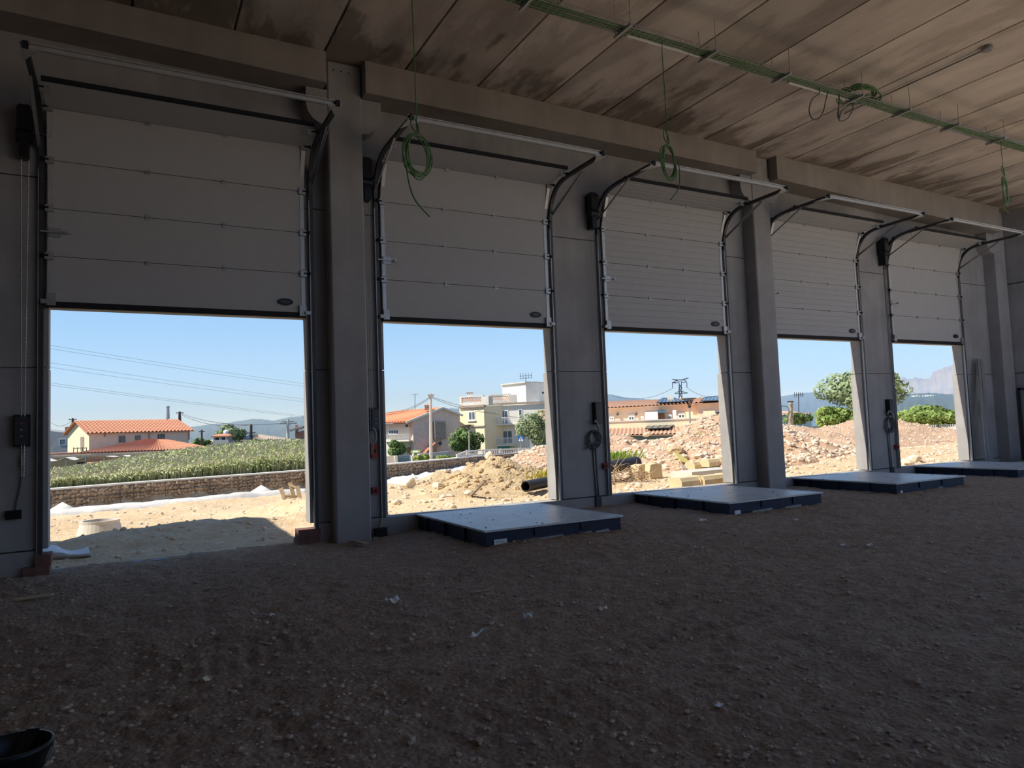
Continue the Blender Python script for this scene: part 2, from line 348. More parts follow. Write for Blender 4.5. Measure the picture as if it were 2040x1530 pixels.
# pebbles lying loose all over the earth floor
rnd = random.Random(5); g = MB()
pts = []
for k in range(6500):
    px, py = rnd.uniform(-40, 2080), 1000 + 540 * rnd.random() ** 1.1
    p = onz(px, py, 0)
    if p.y > 10.6 or p.x < -2.9 or p.x > 20 or p.y < .8: continue
    pts.append((p.x, p.y, rnd.choice([.004, .004, .005, .006, .007, .009, .012, .018]) * rnd.uniform(.7, 1.25) * (.75 + .05 * p.y)))
zz = floor_z([p[0] for p in pts], [p[1] for p in pts])
for (x, y, r), z in zip(pts, zz): g.ico((x, y, z + r * .2), r, rnd, (1.2, 1.0, .7))
tag(g.build('gravel', M['pebble']), 'loose brown pebbles scattered over the earth floor', 'gravel', kind='stuff')

# door wall: rows of panels with open joints, cut by the five door openings
def wall_rows(mb, x0, x1, z0, z1):
    for (a, b, o) in ((.30, 2.592, .05), (2.608, 5.082, 0), (5.098, 7.6, 0)):
        lo, hi = max(a, z0), min(b, z1)
        if hi - lo > .01: mb.box(x0, WY, lo, x1, WO + o, hi)
    mb.box(x0 + .02, WY + .05, max(z0, .28) + .012, x1 - .02, WO - .03, z1)
wl = MB(); edges = [-14.0] + [v for d in DOORS for v in d] + [21.9]
for i in range(0, len(edges), 2): wall_rows(wl, edges[i], edges[i + 1], .28, 7.6)
for a, b in DOORS: wall_rows(wl, a, b, LINT, 7.6)
tag(wl.build('wall_front', M['wall']), kind='structure')
sl = MB()
for a, b in ((-14, -1.02), (2.52, 21.9)): sl.box(a, WY - .02, -.7, b, WO + .06, .28)
tag(sl.build('trim_1', M['pillar']), kind='structure')
th = MB(); th.box(-1.02, WY + .12, -.7, 2.52, WO + .06, -.012)
tag(th.build('trim_2', M['base']), kind='structure')

# roof gap added out of view behind the viewer, letting sun onto the floor
OPEN_X = 3.89
def roof_end(x): return .46 * x - 1.2
cl = MB(); k0 = -13
for k in range(k0, 16):
    a = 2.615 + 1.275 * k; b = a + 1.275; a += .017; b -= .017
    if b < -14 or a > 21.8: continue
    y0 = roof_end(b) if b > OPEN_X + .1 else -20
    cl.hexa([(a, y0, ceil_z(a)), (b, y0, ceil_z(b)), (b, 11.03, ceil_z(b)), (a, 11.03, ceil_z(a)), (a, y0, ceil_z(a) + .12), (b, y0, ceil_z(b) + .12), (b, 11.03, ceil_z(b) + .12), (a, 11.03, ceil_z(a) + .12)])
for a, b, y0 in ((-14.3, OPEN_X, -20.3), *((u, u + 1.275, roof_end(u + 1.275)) for u in [OPEN_X + 1.275 * q for q in range(15)])):
    cl.hexa([(a, y0, ceil_z(a) + .05), (b, y0, ceil_z(b) + .05), (b, 11.05, ceil_z(b) + .05), (a, 11.05, ceil_z(a) + .05), (a, y0, 7.9), (b, y0, 7.9), (b, 11.05, 7.9), (a, 11.05, 7.9)])
tag(cl.build('ceiling', M['ceil']), kind='structure')
# far walls (outside the frame), with door openings placed and sized to light the hall
def wall_open(name, axis, c, t, lo, hi, openings):
    mb = MB()
    def bx(a, b, z0, z1):
        if axis == 'x': mb.box(c, a, z0, c + t, b, z1)
        else: mb.box(a, c, z0, b, c + t, z1)
    cur = lo
    for a, b, z0, z1 in openings:
        bx(cur, a, -.6, 7.7); bx(a, b, z1, 7.7)
        if z0 > -.6: bx(a, b, -.6, z0)
        cur = b
    bx(cur, hi, -.6, 7.7)
    return tag(mb.build(name, M['wall']), kind='structure')
wr = wall_open('wall_right', 'x', 21.66, .25, -20, 10.80, [(-18.5, -11, 0, 4.8), (-10.2, -1.8, 0, 4.8), (-.9, 6.5, 0, 4.8)])
wall_open('wall_back', 'y', -20.25, .25, -14, 21.9, [(13.2, 21, 0, 4.8)])
wall_open('wall_left', 'x', -14.25, .25, -20, 11.03, [])
jt = MB()                                     # joint lines of the side wall beside the corner pillar
for z in (2.6, 5.1): jt.box(21.645, 8.2, z - .008, 21.66, 10.48, z + .008)
o = jt.build('panel_joint', M['rubber'], wr)
# steel side door in the corner of the right wall
p0 = onx(2028, 773, 21.65)
sd = MB(); sd.box(21.63, 9.2, .1, 21.655, p0.y - .06, p0.z - .06); sdo = tag(sd.build('door_6', M['pvc']), 'grey steel side door in the corner wall', 'door', kind='structure')
sf = MB(); sf.box(21.60, p0.y - .06, .1, 21.658, p0.y, p0.z); sf.box(21.60, 9.2, p0.z - .06, 21.658, p0.y, p0.z); sf.build('door_frame', M['track'], sdo)
# annex standing beside the first door; it throws the shade on the ground outside
ax = MB(); ax.prism([(-13.5, 11.1, -.6), (-2.75, 11.1, -.6), (-2.75, 14.6, -.6), (-13.5, 21.0, -.6)], (0, 0, 6.4)); tag(ax.build('wall_annex', M['wall']), kind='structure')

# beams and pillars
BE = 'edge beams over the door wall'
def beam(x0, x1, zb0, zb1, lab):
    mb = MB(); y0, y1 = 10.28, 10.80
    mb.hexa([(x0, y0, zb0), (x1, y0, zb1), (x1, y1, zb1), (x0, y1, zb0), (x0, y0, ceil_z(x0) - .004), (x1, y0, ceil_z(x1) - .004), (x1, y1, ceil_z(x1) - .004), (x0, y1, ceil_z(x0) - .004)])
    tag(mb.build('concrete_beam', M['beam']), lab, 'beam', BE, 'structure')
beam(-8.0, 2.63, 7.12, 6.89, 'long concrete edge beam above the first door, in deep shade')
beam(3.235, 11.72, 6.85, 6.81, 'long concrete edge beam above the second and third doors')
beam(12.33, 21.1, 6.76, 6.49, 'long concrete edge beam above the fourth and fifth doors')
PL = ['concrete pillar between the first and second doors, scrap wood at its foot', 'concrete pillar between the third and fourth doors', 'concrete corner pillar beside the fifth door with boards leaning near it']
for i, (a, b) in enumerate(PILL):
    r = thing('concrete_pillar', ((a + b) / 2, 10.6, 0), PL[i], 'pillar', 'pillars along the door wall', 'structure')
    s = MB(); c = .02
    s.prism([(a + c, 10.48, -.25), (b - c, 10.48, -.25), (b, 10.48 + c, -.25), (b, 10.795, -.25), (a, 10.795, -.25), (a, 10.48 + c, -.25)], (0, 0, ceil_z(b) + .22)); s.build('shaft', M['pillar'], r)
    for sgn in (-1, 1):
        e = b if sgn > 0 else a
        if i == 2 and sgn > 0: continue
        q = MB(); zt = 6.84 - .004 * i * 3 if i < 2 else 6.49
        if i == 0 and sgn < 0: zt = 6.88
        prof = [(0, zt), (.32, zt), (.32, zt - .26)] + [(.32 - .32 * (1 - math.cos(t)), zt - .26 - .3 * math.sin(t)) for t in (.4, .8, 1.2, 1.57)]
        q.prism([(e + sgn * u, 10.50, z) for u, z in prof], (0, .29, 0)); q.build('corbel', M['pillar'], r)
    if i < 2:
        q = MB()
        for u in (.1, .22, .34): q.lathe([(.012, 0), (.012, .004)], (a + u, 10.479, ceil_z(a) - .16), 8, (0, -1, 0))
        q.build('bolt_holes', M['dark'], r)
# ---------------------------------------------------------------- sectional doors
SEAM = [(10.735, 3.43), (10.735, 4.05), (10.735, 4.68), (10.735, 5.32), (10.55, 5.945), (9.98, 6.045)]
TRACKP = [(10.77, .30), (10.77, 5.25), (10.755, 5.45), (10.70, 5.66), (10.58, 5.83), (10.42, 5.935), (10.2, 5.98), (9.9, 5.99), (9.12, 5.995)]
DL = ['first sectional door, half raised and darkest, over bare ground with no dock plate',
      'second sectional door, smooth leaf, green cable coil hanging in front of its top corner',
      'third sectional door, ribbed leaf, just before the middle pillar',
      'fourth sectional door, ribbed leaf, just beyond the middle pillar',
      'fifth sectional door, smooth leaf, last one before the corner pillar']
def panel(x0, x1, A, B, ribbed, par, name='leaf_panel'):
    A = Vector((0, *A)); B = Vector((0, *B)); d = B - A; L = d.length; d.normalize(); n = Vector((0, -d.z, d.y))   # towards the hall
    pr = [(0.004, 0)]
    if ribbed:
        for k in range(1, 5): t = L * k / 5; pr += [(t - .010, 0), (t - .005, -.007), (t + .005, -.007), (t + .010, 0)]
    pr += [(L - .004, 0), (L - .004, -.04), (.004, -.04)]
    poly = [A + d * t + n * w_ + Vector((x0, 0, 0)) for t, w_ in pr]
    return MB().prism(poly, (x1 - x0, 0, 0)).build(name, M['leaf'], par)
def chain(mb, p, q, r=.009):
    p = Vector(p); q = Vector(q); n = int((q - p).length / .022); pts = [p.lerp(q, k / n) for k in range(n + 1)]
    mb.tube(pts, [r if k % 2 else r * .35 for k in range(n + 1)], 4)
def make_door(i):
    x0, x1 = DOORS[i]; ribbed = i in (2, 3)
    zl = .28 if i else .20
    R_ = thing('door_%d' % (i + 1), ((x0 + x1) / 2, WY, zl), DL[i], 'door', None, 'structure')
    lx0, lx1 = x0 - .02, x1 - .02
    for k in range(5): panel(lx0, lx1, SEAM[k], SEAM[k + 1], ribbed, R_)
    s = MB(); s.box(lx0, 10.722, 3.375, lx1, 10.78, 3.455); s.build('bottom_seal', M['rubber'], R_)
    s = MB(); s.beam((lx0, 9.965, 6.06), (lx1, 9.965, 6.06), .05, .05); s.build('top_seal', M['rubber'], R_)
    # end stiles of bare metal, hinges and rollers
    for e, sg in ((lx0, 1), (lx1, -1)):
        for k in range(4):
            A = Vector((e + sg * .035, SEAM[k][0] - .003, SEAM[k][1] + .06)); B = Vector((e + sg * .035, SEAM[k + 1][0] - .003, SEAM[k + 1][1] - .06))
            MB().beam(A, B, .055, .006, (0, 1, 0)).build('end_stile', M['galvw'], R_)
        for k in range(1, 6):
            y, z = SEAM[k] if k < 5 else (10.1, 6.0)
            h = MB(); h.box(e + min(0, -sg * .02) if sg > 0 else e - .075, y - .03, z - .05, (e + .075) if sg > 0 else e + .02, y - .002, z + .04)
            ho = h.build('edge_hinge', M['galv'], R_)
            h = MB(); h.lathe([(.012, 0), (.012, .09)], (e + sg * .02, y - .035, z), 8, (-sg, 0, 0)); h.lathe([(.024, .06), (.024, .09)], (e + sg * .02, y - .035, z), 10, (-sg, 0, 0)); h.build('roller', M['blackp'], ho)
        b = MB(); b.box(min(e, e + sg * .1), 10.69, 3.40, max(e, e + sg * .1), 10.735, 3.56); b.box(min(e + sg * .02, e - sg * .06), 10.66, 3.42, max(e + sg * .02, e - sg * .06), 10.72, 3.47); b.build('bottom_bracket', M['galv'], R_)
    for k in range(1, 5):
        y, z = SEAM[k]
        for fx in (.355, .655):
            hx = lx0 + (lx1 - lx0) * fx; h = MB()
            h.box(hx - .03, y - .012, z - .035, hx + .03, y - .001, z + .035); h.lathe([(.009, -.032), (.009, .032)], (hx, y - .014, z), 8, (1, 0, 0)); h.build('hinge', M['galv'], R_)
    # oval hand plate low on the leaf
    c = Vector((lx1 - .30, 10.733, 3.605)); n = 20
    h = MB(); h.prism([(c.x + .115 * math.cos(2 * math.pi * k / n), c.y, c.z + .052 * math.sin(2 * math.pi * k / n)) for k in range(n)][::-1], (0, -.014, 0)); ho = h.build('oval_plate', M['blackp'], R_)
    h = MB(); h.prism([(c.x + .075 * math.cos(2 * math.pi * k / n), c.y - .014, c.z + .026 * math.sin(2 * math.pi * k / n)) for k in range(n)][::-1], (0, -.006, 0)); h.build('plate_insert', M['track'], ho)
    # slide bolt on the near edge
    lz = 4.36; h = MB(); h.box(lx0 + .02, 10.712, lz - .06, lx0 + .15, 10.733, lz + .06); h.beam((lx0 - .07, 10.70, lz), (lx0 + .27, 10.70, lz), .02, .02); h.lathe([(.016, 0), (.02, .05)], (lx0 + .2, 10.70, lz), 8, (0, -1, 0)); h.build('slide_bolt', M['galv'], R_)
    # tracks, rear cross bar, braces
    for e, sg in ((x0 - .085, -1), (x1 + .085, 1)):
        t = MB(); P = [Vector((e, y, z if k else zl)) for k, (y, z) in enumerate(TRACKP)]; P = [P[0], P[1]] + smooth_path(P[1:], 3)[1:]
        prev = None
        for a, b2 in zip(P[:-1], P[1:]):
            d = (b2 - a).normalized(); nn = Vector((0, -d.z, d.y))
            t.hexa([a - nn * .028 - Vector((.03, 0, 0)), a - nn * .028 + Vector((.03, 0, 0)), a + nn * .028 + Vector((.03, 0, 0)), a + nn * .028 - Vector((.03, 0, 0)), b2 - nn * .028 - Vector((.03, 0, 0)), b2 - nn * .028 + Vector((.03, 0, 0)), b2 + nn * .028 + Vector((.03, 0, 0)), b2 + nn * .028 - Vector((.03, 0, 0))])
        to = t.build('track', M['track'], R_)
        f = MB(); f.box(e - .034, 10.735, zl, e - .022, 10.80, 5.2) if sg > 0 else f.box(e - .034, 10.735, zl, e - .024, 10.80, 5.2)
        f.build('track_flange', M['galv'], to)
        b = MB(); p = Vector((e + sg * .02, 9.72, 5.96)); q = Vector((e + sg * .02, 10.76, 5.47)); b.beam(p, q, .035, .006); b.beam(p + Vector((sg * .017, 0, -.015)), q + Vector((sg * .017, 0, -.015)), .006, .03); b.build('brace', M['galv'], R_)
        g2 = MB(); g2.prism([(e + sg * .05, 9.09, 5.965), (e - sg * .13, 9.09, 5.965), (e - sg * .03, 9.24, 5.965), (e + sg * .05, 9.40, 5.965)], (0, 0, .012)); g2.build('corner_gusset', M['galvw'], R_)
        s2 = MB(); s2.box(e - .03, 9.06, 5.97, e + .03, 9.11, 6.05); s2.build('end_stop', M['rubber'], R_)
    cb = MB(); cb.box(x0 - .14, 9.07, 5.975, x1 + .14, 9.115, 5.985); cb.box(x0 - .14, 9.105, 5.975, x1 + .14, 9.115, 6.045); cb.box(x0 - .14, 9.07, 6.035, x1 + .14, 9.115, 6.045); cb.build('cross_bar', M['galvw'], R_)
    sh = MB(); sh.tube([(x0 - .32, 10.66, 5.62), (x0 - .02, 10.66, 5.62)], .018, 8); sh.build('shaft', M['track'], R_)
    # chain hoist beside the near track, with its hand chain
    if i != 3:
        hx = x0 - .26; h = MB(); h.box(hx - .075, 10.57, 5.62, hx + .075, 10.79, 5.92); h.prism([(hx - .075, 10.57, 5.92), (hx + .075, 10.57, 5.92), (hx + .05, 10.62, 5.97), (hx - .05, 10.62, 5.97)], (0, .17, 0)); h.lathe([(.07, -.09), (.09, -.085), (.09, .085), (.07, .09)], (hx, 10.66, 5.56), 14, (1, 0, 0)); h.box(hx - .05, 10.6, 5.28, hx + .05, 10.77, 5.5)
        ho = h.build('chain_hoist', M['blackp'], R_)
        zb = {0: 1.22, 1: 1.28, 2: 1.45, 4: 1.5}[i]; c_ = MB(); chain(c_, (hx - .035, 10.70, 5.28), (hx - .012, 10.70, zb)); chain(c_, (hx + .045, 10.70, 5.28), (hx + .012, 10.70, zb)); c_.build('hand_chain', M['galvw'], ho)
    return R_
for i in range(5): make_door(i)
# concrete reveals of the openings (outer jambs)
# ---------------------------------------------------------------- dock plates
DK = [((4.05, 8.30), (6.28, 10.77)), ((8.42, 8.35), (10.68, 10.77)), ((12.80, 8.38), (15.10, 10.77)), ((17.22, 8.43), (19.5, 10.77))]
DKL = ['steel dock plate on navy frame before the second door, white sticker at its corner', 'steel dock plate on navy frame before the third door, pale shims along its front', 'steel dock plate on a navy pit frame before the fourth door', 'steel dock plate on a navy pit frame before the fifth door, beside the leaning boards']
for i, ((x0, y0), (x1, y1)) in enumerate(DK):
    r = thing('dock_leveller', ((x0 + x1) / 2, (y0 + y1) / 2, .08), DKL[i], 'dock leveller', 'dock levellers in front of the doors')
    d = MB(); d.box(x0 + .05, y0 + .05, .255, x1 - .05, y1, .283); d.build('deck_plate', M['deck'], r)
    d = MB(); zt = .287; d.box(x0, y0, .262, x0 + .045, y1, zt); d.box(x1 - .045, y0, .262, x1, y1, zt); d.box(x0 + .045, y0, .262, x1 - .045, y0 + .045, zt); d.build('rim_angle', M['galvw'], r)
    for nm, bx in (('front_skirt', (x0 + .03, y0 + .03, -.2, x1 - .03, y0 + .06, .262)), ('side_skirt', (x0 + .03, y0 + .06, -.2, x0 + .06, y1, .262)), ('side_skirt', (x1 - .06, y0 + .06, -.2, x1 - .03, y1, .262))):
        so = MB().box(*bx).build(nm, M['blue'], r)
        if nm == 'side_skirt':
            e = x0 if bx[0] < (x0 + x1) / 2 else x1; sg = 1 if e == x0 else -1
            for k, yy in enumerate((8.95, 9.65, 10.35)):
                q = MB(); q.box(min(e + sg * .0, e + sg * .035), yy, -.1, max(e + sg * .0, e + sg * .035), yy + .025, .26); q.build('stiffener', M['blue'], so)
        else:
            for xx in (x0 + .75, x0 + 1.5): q = MB(); q.box(xx, y0 + .01, .15, xx + .02, y0 + .03, .26); q.build('stiffener', M['blue'], so)
    u = MB(); u.box(x0 + .10, y0 + .1, -.2, x1 - .1, y1 - .02, .2); u.build('pit_box', M['blue'], r)
    if i in (0, 1, 2):
        q = MB(); q.box(x0 + .14, y0 + .022, .085, x0 + .33 - .06 * i, y0 + .029, .155 - .01 * i); so = q.build('sticker', M['paper'], r); tag(so, 'small white sticker')
        if i == 0:
            q = MB(); q.box(x0 + .16, y0 + .0215, .105, x0 + .31, y0 + .0219, .108); q.box(x0 + .16, y0 + .0215, .122, x0 + .29, y0 + .0219, .128); q.build('sticker_print', M['track'], so)
    for a, b_ in {0: [(.62, 1.18), (1.45, 1.66), (1.72, 1.95)], 1: [(.48, .95), (1.25, 1.65)], 2: [(1.3, 1.42)], 3: [(1.9, 2.0)]}[i]:
        q = MB(); q.hexa([(x0 + a, y0 - .035, .085), (x0 + b_, y0 - .03, .095), (x0 + b_, y0 + .028, .095), (x0 + a, y0 + .028, .085), (x0 + a, y0 - .03, .11), (x0 + b_, y0 - .02, .125), (x0 + b_, y0 + .028, .125), (x0 + a, y0 + .028, .112)]); q.build('shim', M['pvc'], r)
    rr = random.Random(40 + i); q = MB()
    for k in range(26): q.ico((rr.uniform(x0 + .1, x1 - .1), rr.uniform(y0 + .1, y1 - .3), .286), rr.uniform(.006, .018), rr, (1, 1, .5))
    tag(q.build('dirt_crumbs', M['pebble']), ['dirt crumbs on the dock plate before the second door', 'dirt crumbs on the dock plate before the third door', 'dirt crumbs on the dock plate before the fourth door', 'dirt crumbs on the dock plate before the fifth door'][i], 'dirt', kind='stuff')
# ================================================================ outside ground
GAB = [(-9.0, 24.9), (-6.0, 25.4), (-2.12, 26.06), (0.13, 26.9), (2.54, 27.5), (6.0, 28.4), (9.4, 29.2), (12.4, 30.7), (15.6, 32.6), (19.5, 34.4), (26, 38), (36, 44)]
GX = [p[0] for p in GAB]; GY = [p[1] for p in GAB]
def gab_y(x): return np.interp(x, GX, GY)
def ground_z(x, y):
    x = np.asarray(x, float); y = np.asarray(y, float)
    left = -.02 - .43 * sstep(11.5, 21, y)
    right = .22 - .68 * sstep(15.5, 23, y) * sstep(24, 17, x) + .010 * np.clip(y - 11, 0, 12) * sstep(12, 17, x)
    t = sstep(2.6, 4.6, x + .12 * (y - 11))
    z = left * (1 - t) + right * t
    z = z + .05 * fbm(x * .7, y * .7, 3, 31) * sstep(11, 12.5, y) + .025 * fbm(x * 3.1, y * 3.1, 3, 33) + .008 * fbm(x * 9, y * 9, 2, 35)
    z = z + .20 * np.exp(-(((x - 1.3) / 1.5) ** 2 + ((y - 14.2) / 1.0) ** 2)) + .16 * np.exp(-(((x + .1) / 1.0) ** 2 + ((y - 13.6) / .8) ** 2))
    gy = gab_y(x); b = sstep(gy - .1, gy + .25, y)
    back = .18 + .9 * sstep(gy + .5, gy + 5, y) * sstep(-6, 5, x) * sstep(9.5, 7.5, x) - .9 * sstep(gy + 7, gy + 16, y) - 1.1 * sstep(gy + .6, gy + 5, y) * sstep(7.5, 9.5, x)
    return z * (1 - b) + (back + .04 * fbm(x * .8, y * .8, 2, 39)) * b
xs = np.concatenate([np.arange(-40, -6, 2.0), np.arange(-6, 14, .12), np.arange(14, 40, .25), np.arange(40, 100, 2)])
ys = np.concatenate([[11.02, 11.06], np.arange(11.15, 20, .12), np.arange(20, 40, .3), np.arange(40, 62, 2)])
X, Y = np.meshgrid(xs, ys)
tag(MB().grid(X, Y, ground_z(X, Y)).build('ground', M['ground'], smooth=True), kind='structure')
xs = np.concatenate([np.arange(-400, 600, 25)]); ys = np.concatenate([np.arange(55, 200, 12), np.arange(200, 1500, 60)])
X, Y = np.meshgrid(xs, ys)
tag(MB().grid(X, Y, -1.0 - 2.5 * sstep(55, 110, Y) - 6 * sstep(110, 600, Y) + 1.2 * fbm(X * .01, Y * .01, 3, 4)).build('landscape', M['hill'], smooth=True), kind='structure')
mb = MB(); mb.box(-250, -250, -1.4, -14.3, 11, -.65); mb.box(21.95, -250, -1.4, 250, 11, -.65); mb.box(-14.3, -250, -1.4, 21.95, -20.3, -.65)
tag(mb.build('terrain', M['ground']), kind='structure')
# ---------------------------------------------------------------- gabion wall
gw = thing('gabion_wall', (4, 28, -.5), 'long low stone-filled gabion wall along the far edge of the site', 'wall')
rnd = random.Random(11); st = MB(); core = MB(); cap = MB(); net = MB()
for (ax_, ay), (bx_, by) in zip(GAB[:-1], GAB[1:]):
    d = Vector((bx_ - ax_, by - ay, 0)); L = d.length; d.normalize(); nn = Vector((d.y, -d.x, 0))
    p = Vector((ax_, ay, 0)); q = Vector((bx_, by, 0)); zb = -.75; zt = .22
    core.prism([p + nn * -.02 + Vector((0, 0, zb)), q + nn * -.02 + Vector((0, 0, zb)), q - nn * .5 + Vector((0, 0, zb)), p - nn * .5 + Vector((0, 0, zb))], (0, 0, zt - zb))
    cap.prism([p + nn * .03 + Vector((0, 0, zt)), q + nn * .03 + Vector((0, 0, zt)), q - nn * .25 + Vector((0, 0, zt + .01)), p - nn * .25 + Vector((0, 0, zt + .01))], (0, 0, .05))
    n = int(L / .105)
    for i in range(n):
        for k in range(8):
            c = p + d * ((i + rnd.uniform(.2, .8)) * L / n) + nn * rnd.uniform(-.02, .03); st.ico((c.x, c.y, zb + .06 + k * .118 + rnd.uniform(-.03, .03)), rnd.uniform(.055, .085), rnd, (1, 1, .85), .25)
    for i in range(int(L / 1.0) + 1):
        c = p + d * min(i * 1.0, L) + nn * .07; net.beam((c.x, c.y, zb), (c.x, c.y, zt), .015, .015)
    for z in (zb + .33, zb + .66): net.beam(p + nn * .07 + Vector((0, 0, z)), q + nn * .07 + Vector((0, 0, z)), .012, .012)
core.build('core', M['gabion'], gw); o = st.build('stone_fill', M['gabion'], gw); tag(o, kind='stuff'); cap.build('coping_membrane', M['geo'], gw); net.build('wire_basket', M['track'], gw)
# ---------------------------------------------------------------- white geotextile along the foot of the gabions
def sheet(name, rows, m, lab, cat, group=None, amp=.05, seed=1, sub=10, thick=.012):
    """cloth lofted through rows of points, crumpled, given thickness"""
    rows = [smooth_path(r, sub) for r in rows]; nj = len(rows); ni = len(rows[0]); P = []
    for i in range(ni): P.append(smooth_path([rows[j][i] for j in range(nj)], 5))
    X = np.array([[p.x for p in c] for c in P]); Y = np.array([[p.y for p in c] for c in P]); Z = np.array([[p.z for p in c] for c in P])
    Z = Z + amp * fbm(X * 2.3, Y * 2.3, 3, seed); Y = Y + amp * .5 * fbm(X * 3, Z * 5, 2, seed + 3)
    o = MB().grid(X, Y, Z).build(name, m, smooth=True); s = o.modifiers.new('thickness', 'SOLIDIFY'); s.thickness = thick
    return tag(o, lab, cat, group)
def gfoot(x, off, z): return (x, gab_y(x) - off, z)
fx = [40, 100, 160, 217, 300, 350, 420, 480, 560, 612]; tp = [1028, 1021, 1014, 1009, 1002, 998, 991, 984, 980, 976]; bt = [1044, 1034, 1026, 1018, 1012, 1009, 1005, 1003, 1001, 999]
def gpx(px, py, off):
    p = ony(px, py, 25)
    for _ in range(6): p = ony(px, py, gab_y(p.x) - off)
    return p
top = [gpx(a_, b_, 1.5) for a_, b_ in zip(fx, tp)]; bot = [gpx(a_, b_, 1.75) for a_, b_ in zip(fx, bt)]
sheet('geotextile_sheet', [[p - Vector((0, 0, .12)) for p in bot], bot, top, [p + Vector((0, .35, .0)) for p in top], [Vector((p.x, gab_y(p.x) - .3, p.z - .3)) for p in top]], M['geo'], 'long white fabric strip over a ridge at the gabion foot, outside the first door', 'fabric', None, .03, 5, 5)
gl = [8.4, 9.6, 11, 12.6, 14.5, 16.5]
sheet('geotextile_sheet', [[gfoot(x, 1.5, ground_z(x, gab_y(x) - 1.5) - .05) for x in gl], [gfoot(x, .9, -.45 + .035 * (x - 8)) for x in gl], [gfoot(x, .12, -.44 + .05 * (x - 8.4)) for x in gl]], M['geo'], 'white fabric strip rising along the gabions behind the clay heap', 'fabric', None, .06, 8, 9)
def tent(c, w, h, lab):
    c = Vector(c); n = 14; mb = MB(); vs = [c + Vector((0, 0, h))]
    for ring, (f, hh) in enumerate(((.25, .62), (.55, .26), (1.0, -.1))):
        for k in range(n):
            a = 2 * math.pi * k / n; rr_ = w * f * (1 + .12 * math.sin(3 * a + c.x) + .06 * math.cos(7 * a)); vs.append(c + Vector((rr_ * math.cos(a), rr_ * .55 * math.sin(a), h * hh + .02 * math.cos(7 * a))))
    fs = [(0, 1 + k, 1 + (k + 1) % n) for k in range(n)]
    for r_ in range(2): fs += [(1 + r_ * n + k, 1 + (r_ + 1) * n + k, 1 + (r_ + 1) * n + (k + 1) % n, 1 + r_ * n + (k + 1) % n) for k in range(n)]
    mb.add(vs, fs); return tag(mb.build('fabric_mound', M['geo'], smooth=True), lab, 'fabric', 'fabric peaks at the gabion foot')
def tent_px(px, py, off, w, h, lab):
    p = ony(px, py, 26); 
    for _ in range(6): p = ony(px, py, gab_y(p.x) - off)
    tent((p.x, p.y, p.z - h), w, h, lab)
tent_px(124, 1000, 1.1, 1.1, .5, 'white fabric peak at the gabion foot beyond the concrete ring')
tent_px(520, 966, 1.1, 1.25, .55, 'white fabric peak at the gabion foot beside the wooden frames')
tent_px(822, 943, 1.0, .85, .55, 'white fabric peak at the gabion foot below the blue gate')
# ---------------------------------------------------------------- reeds growing behind the gabions
rnd = random.Random(21); rd = MB(); hd = MB()
topx = [60, 100, 180, 230, 330, 420, 470, 520, 603, 640]; topy = [937, 933, 926, 924, 914, 895, 888, 882, 876, 874]
for k in range(15000):
    x = rnd.uniform(-5, 7.4); off = .58 + 4.4 * rnd.random() ** 1.3; y = gab_y(x) + off
    z = float(ground_z(x, y)); v = RM.T @ (np.array([x, y, z]) - EYE); px = 1020 - v[0] / v[2] * FPX
    if px < 70 or px > 640: continue
    zt = 1.6 + (RM @ np.array([0, 0, 0]))[2]
    tz = ony(px, np.interp(px, topx, topy), y).z
    f = min(1.0, .55 + .12 * off); hgt = max(.35, (tz - z) * f * rnd.uniform(.62, 1.04)); 
    le = rnd.uniform(.05, .38) * hgt; a = rnd.gauss(.1, .9); dx, dy = math.cos(a) * le, math.sin(a) * le; wd = rnd.uniform(.010, .022); pa = rnd.uniform(0, 6.28); wx, wy = math.cos(pa) * wd, math.sin(pa) * wd
    b = (x, y, z - .03); m1 = (x + dx * .35, y + dy * .35, z + hgt * .62); t = (x + dx, y + dy, z + hgt)
    rd.add([(b[0] - wx, b[1] - wy, b[2]), (b[0] + wx, b[1] + wy, b[2]), (m1[0] + wx, m1[1] + wy, m1[2]), (m1[0] - wx, m1[1] - wy, m1[2]), t], [(0, 1, 2, 3), (3, 2, 4)])
    for q in range(2):
        hh = rnd.uniform(.3, .85); bx, by, bz = x + dx * hh * .6, y + dy * hh * .6, z + hgt * hh; a2 = rnd.uniform(0, 6.28); ll = rnd.uniform(.12, .32); ex, ey = math.cos(a2) * ll, math.sin(a2) * ll
        rd.add([(bx, by, bz), (bx + ex * .5 - ey * .06, by + ey * .5 + ex * .06, bz + ll * .35), (bx + ex, by + ey, bz + ll * .05), (bx + ex * .5 + ey * .06, by + ey * .5 - ex * .06, bz + ll * .28)], [(0, 1, 2, 3)])
    if rnd.random() < .16:
        for q in range(3): hd.add([(t[0], t[1], t[2] - .08), (t[0] + dx * .12 - .02, t[1], t[2] + .04), (t[0] + dx * .3 + rnd.uniform(-.04, .1), t[1] + rnd.uniform(-.05, .05), t[2] + rnd.uniform(.0, .08)), (t[0] + dx * .1 + .03, t[1] + .01, t[2] - .02)], [(0, 1, 2, 3)])
ro = tag(rd.build('reed_bed', M['reed']), 'dense bank of tall grey-green reeds behind the gabion wall', 'reeds', kind='stuff'); hd.build('seed_plumes', M['reedhead'], ro)
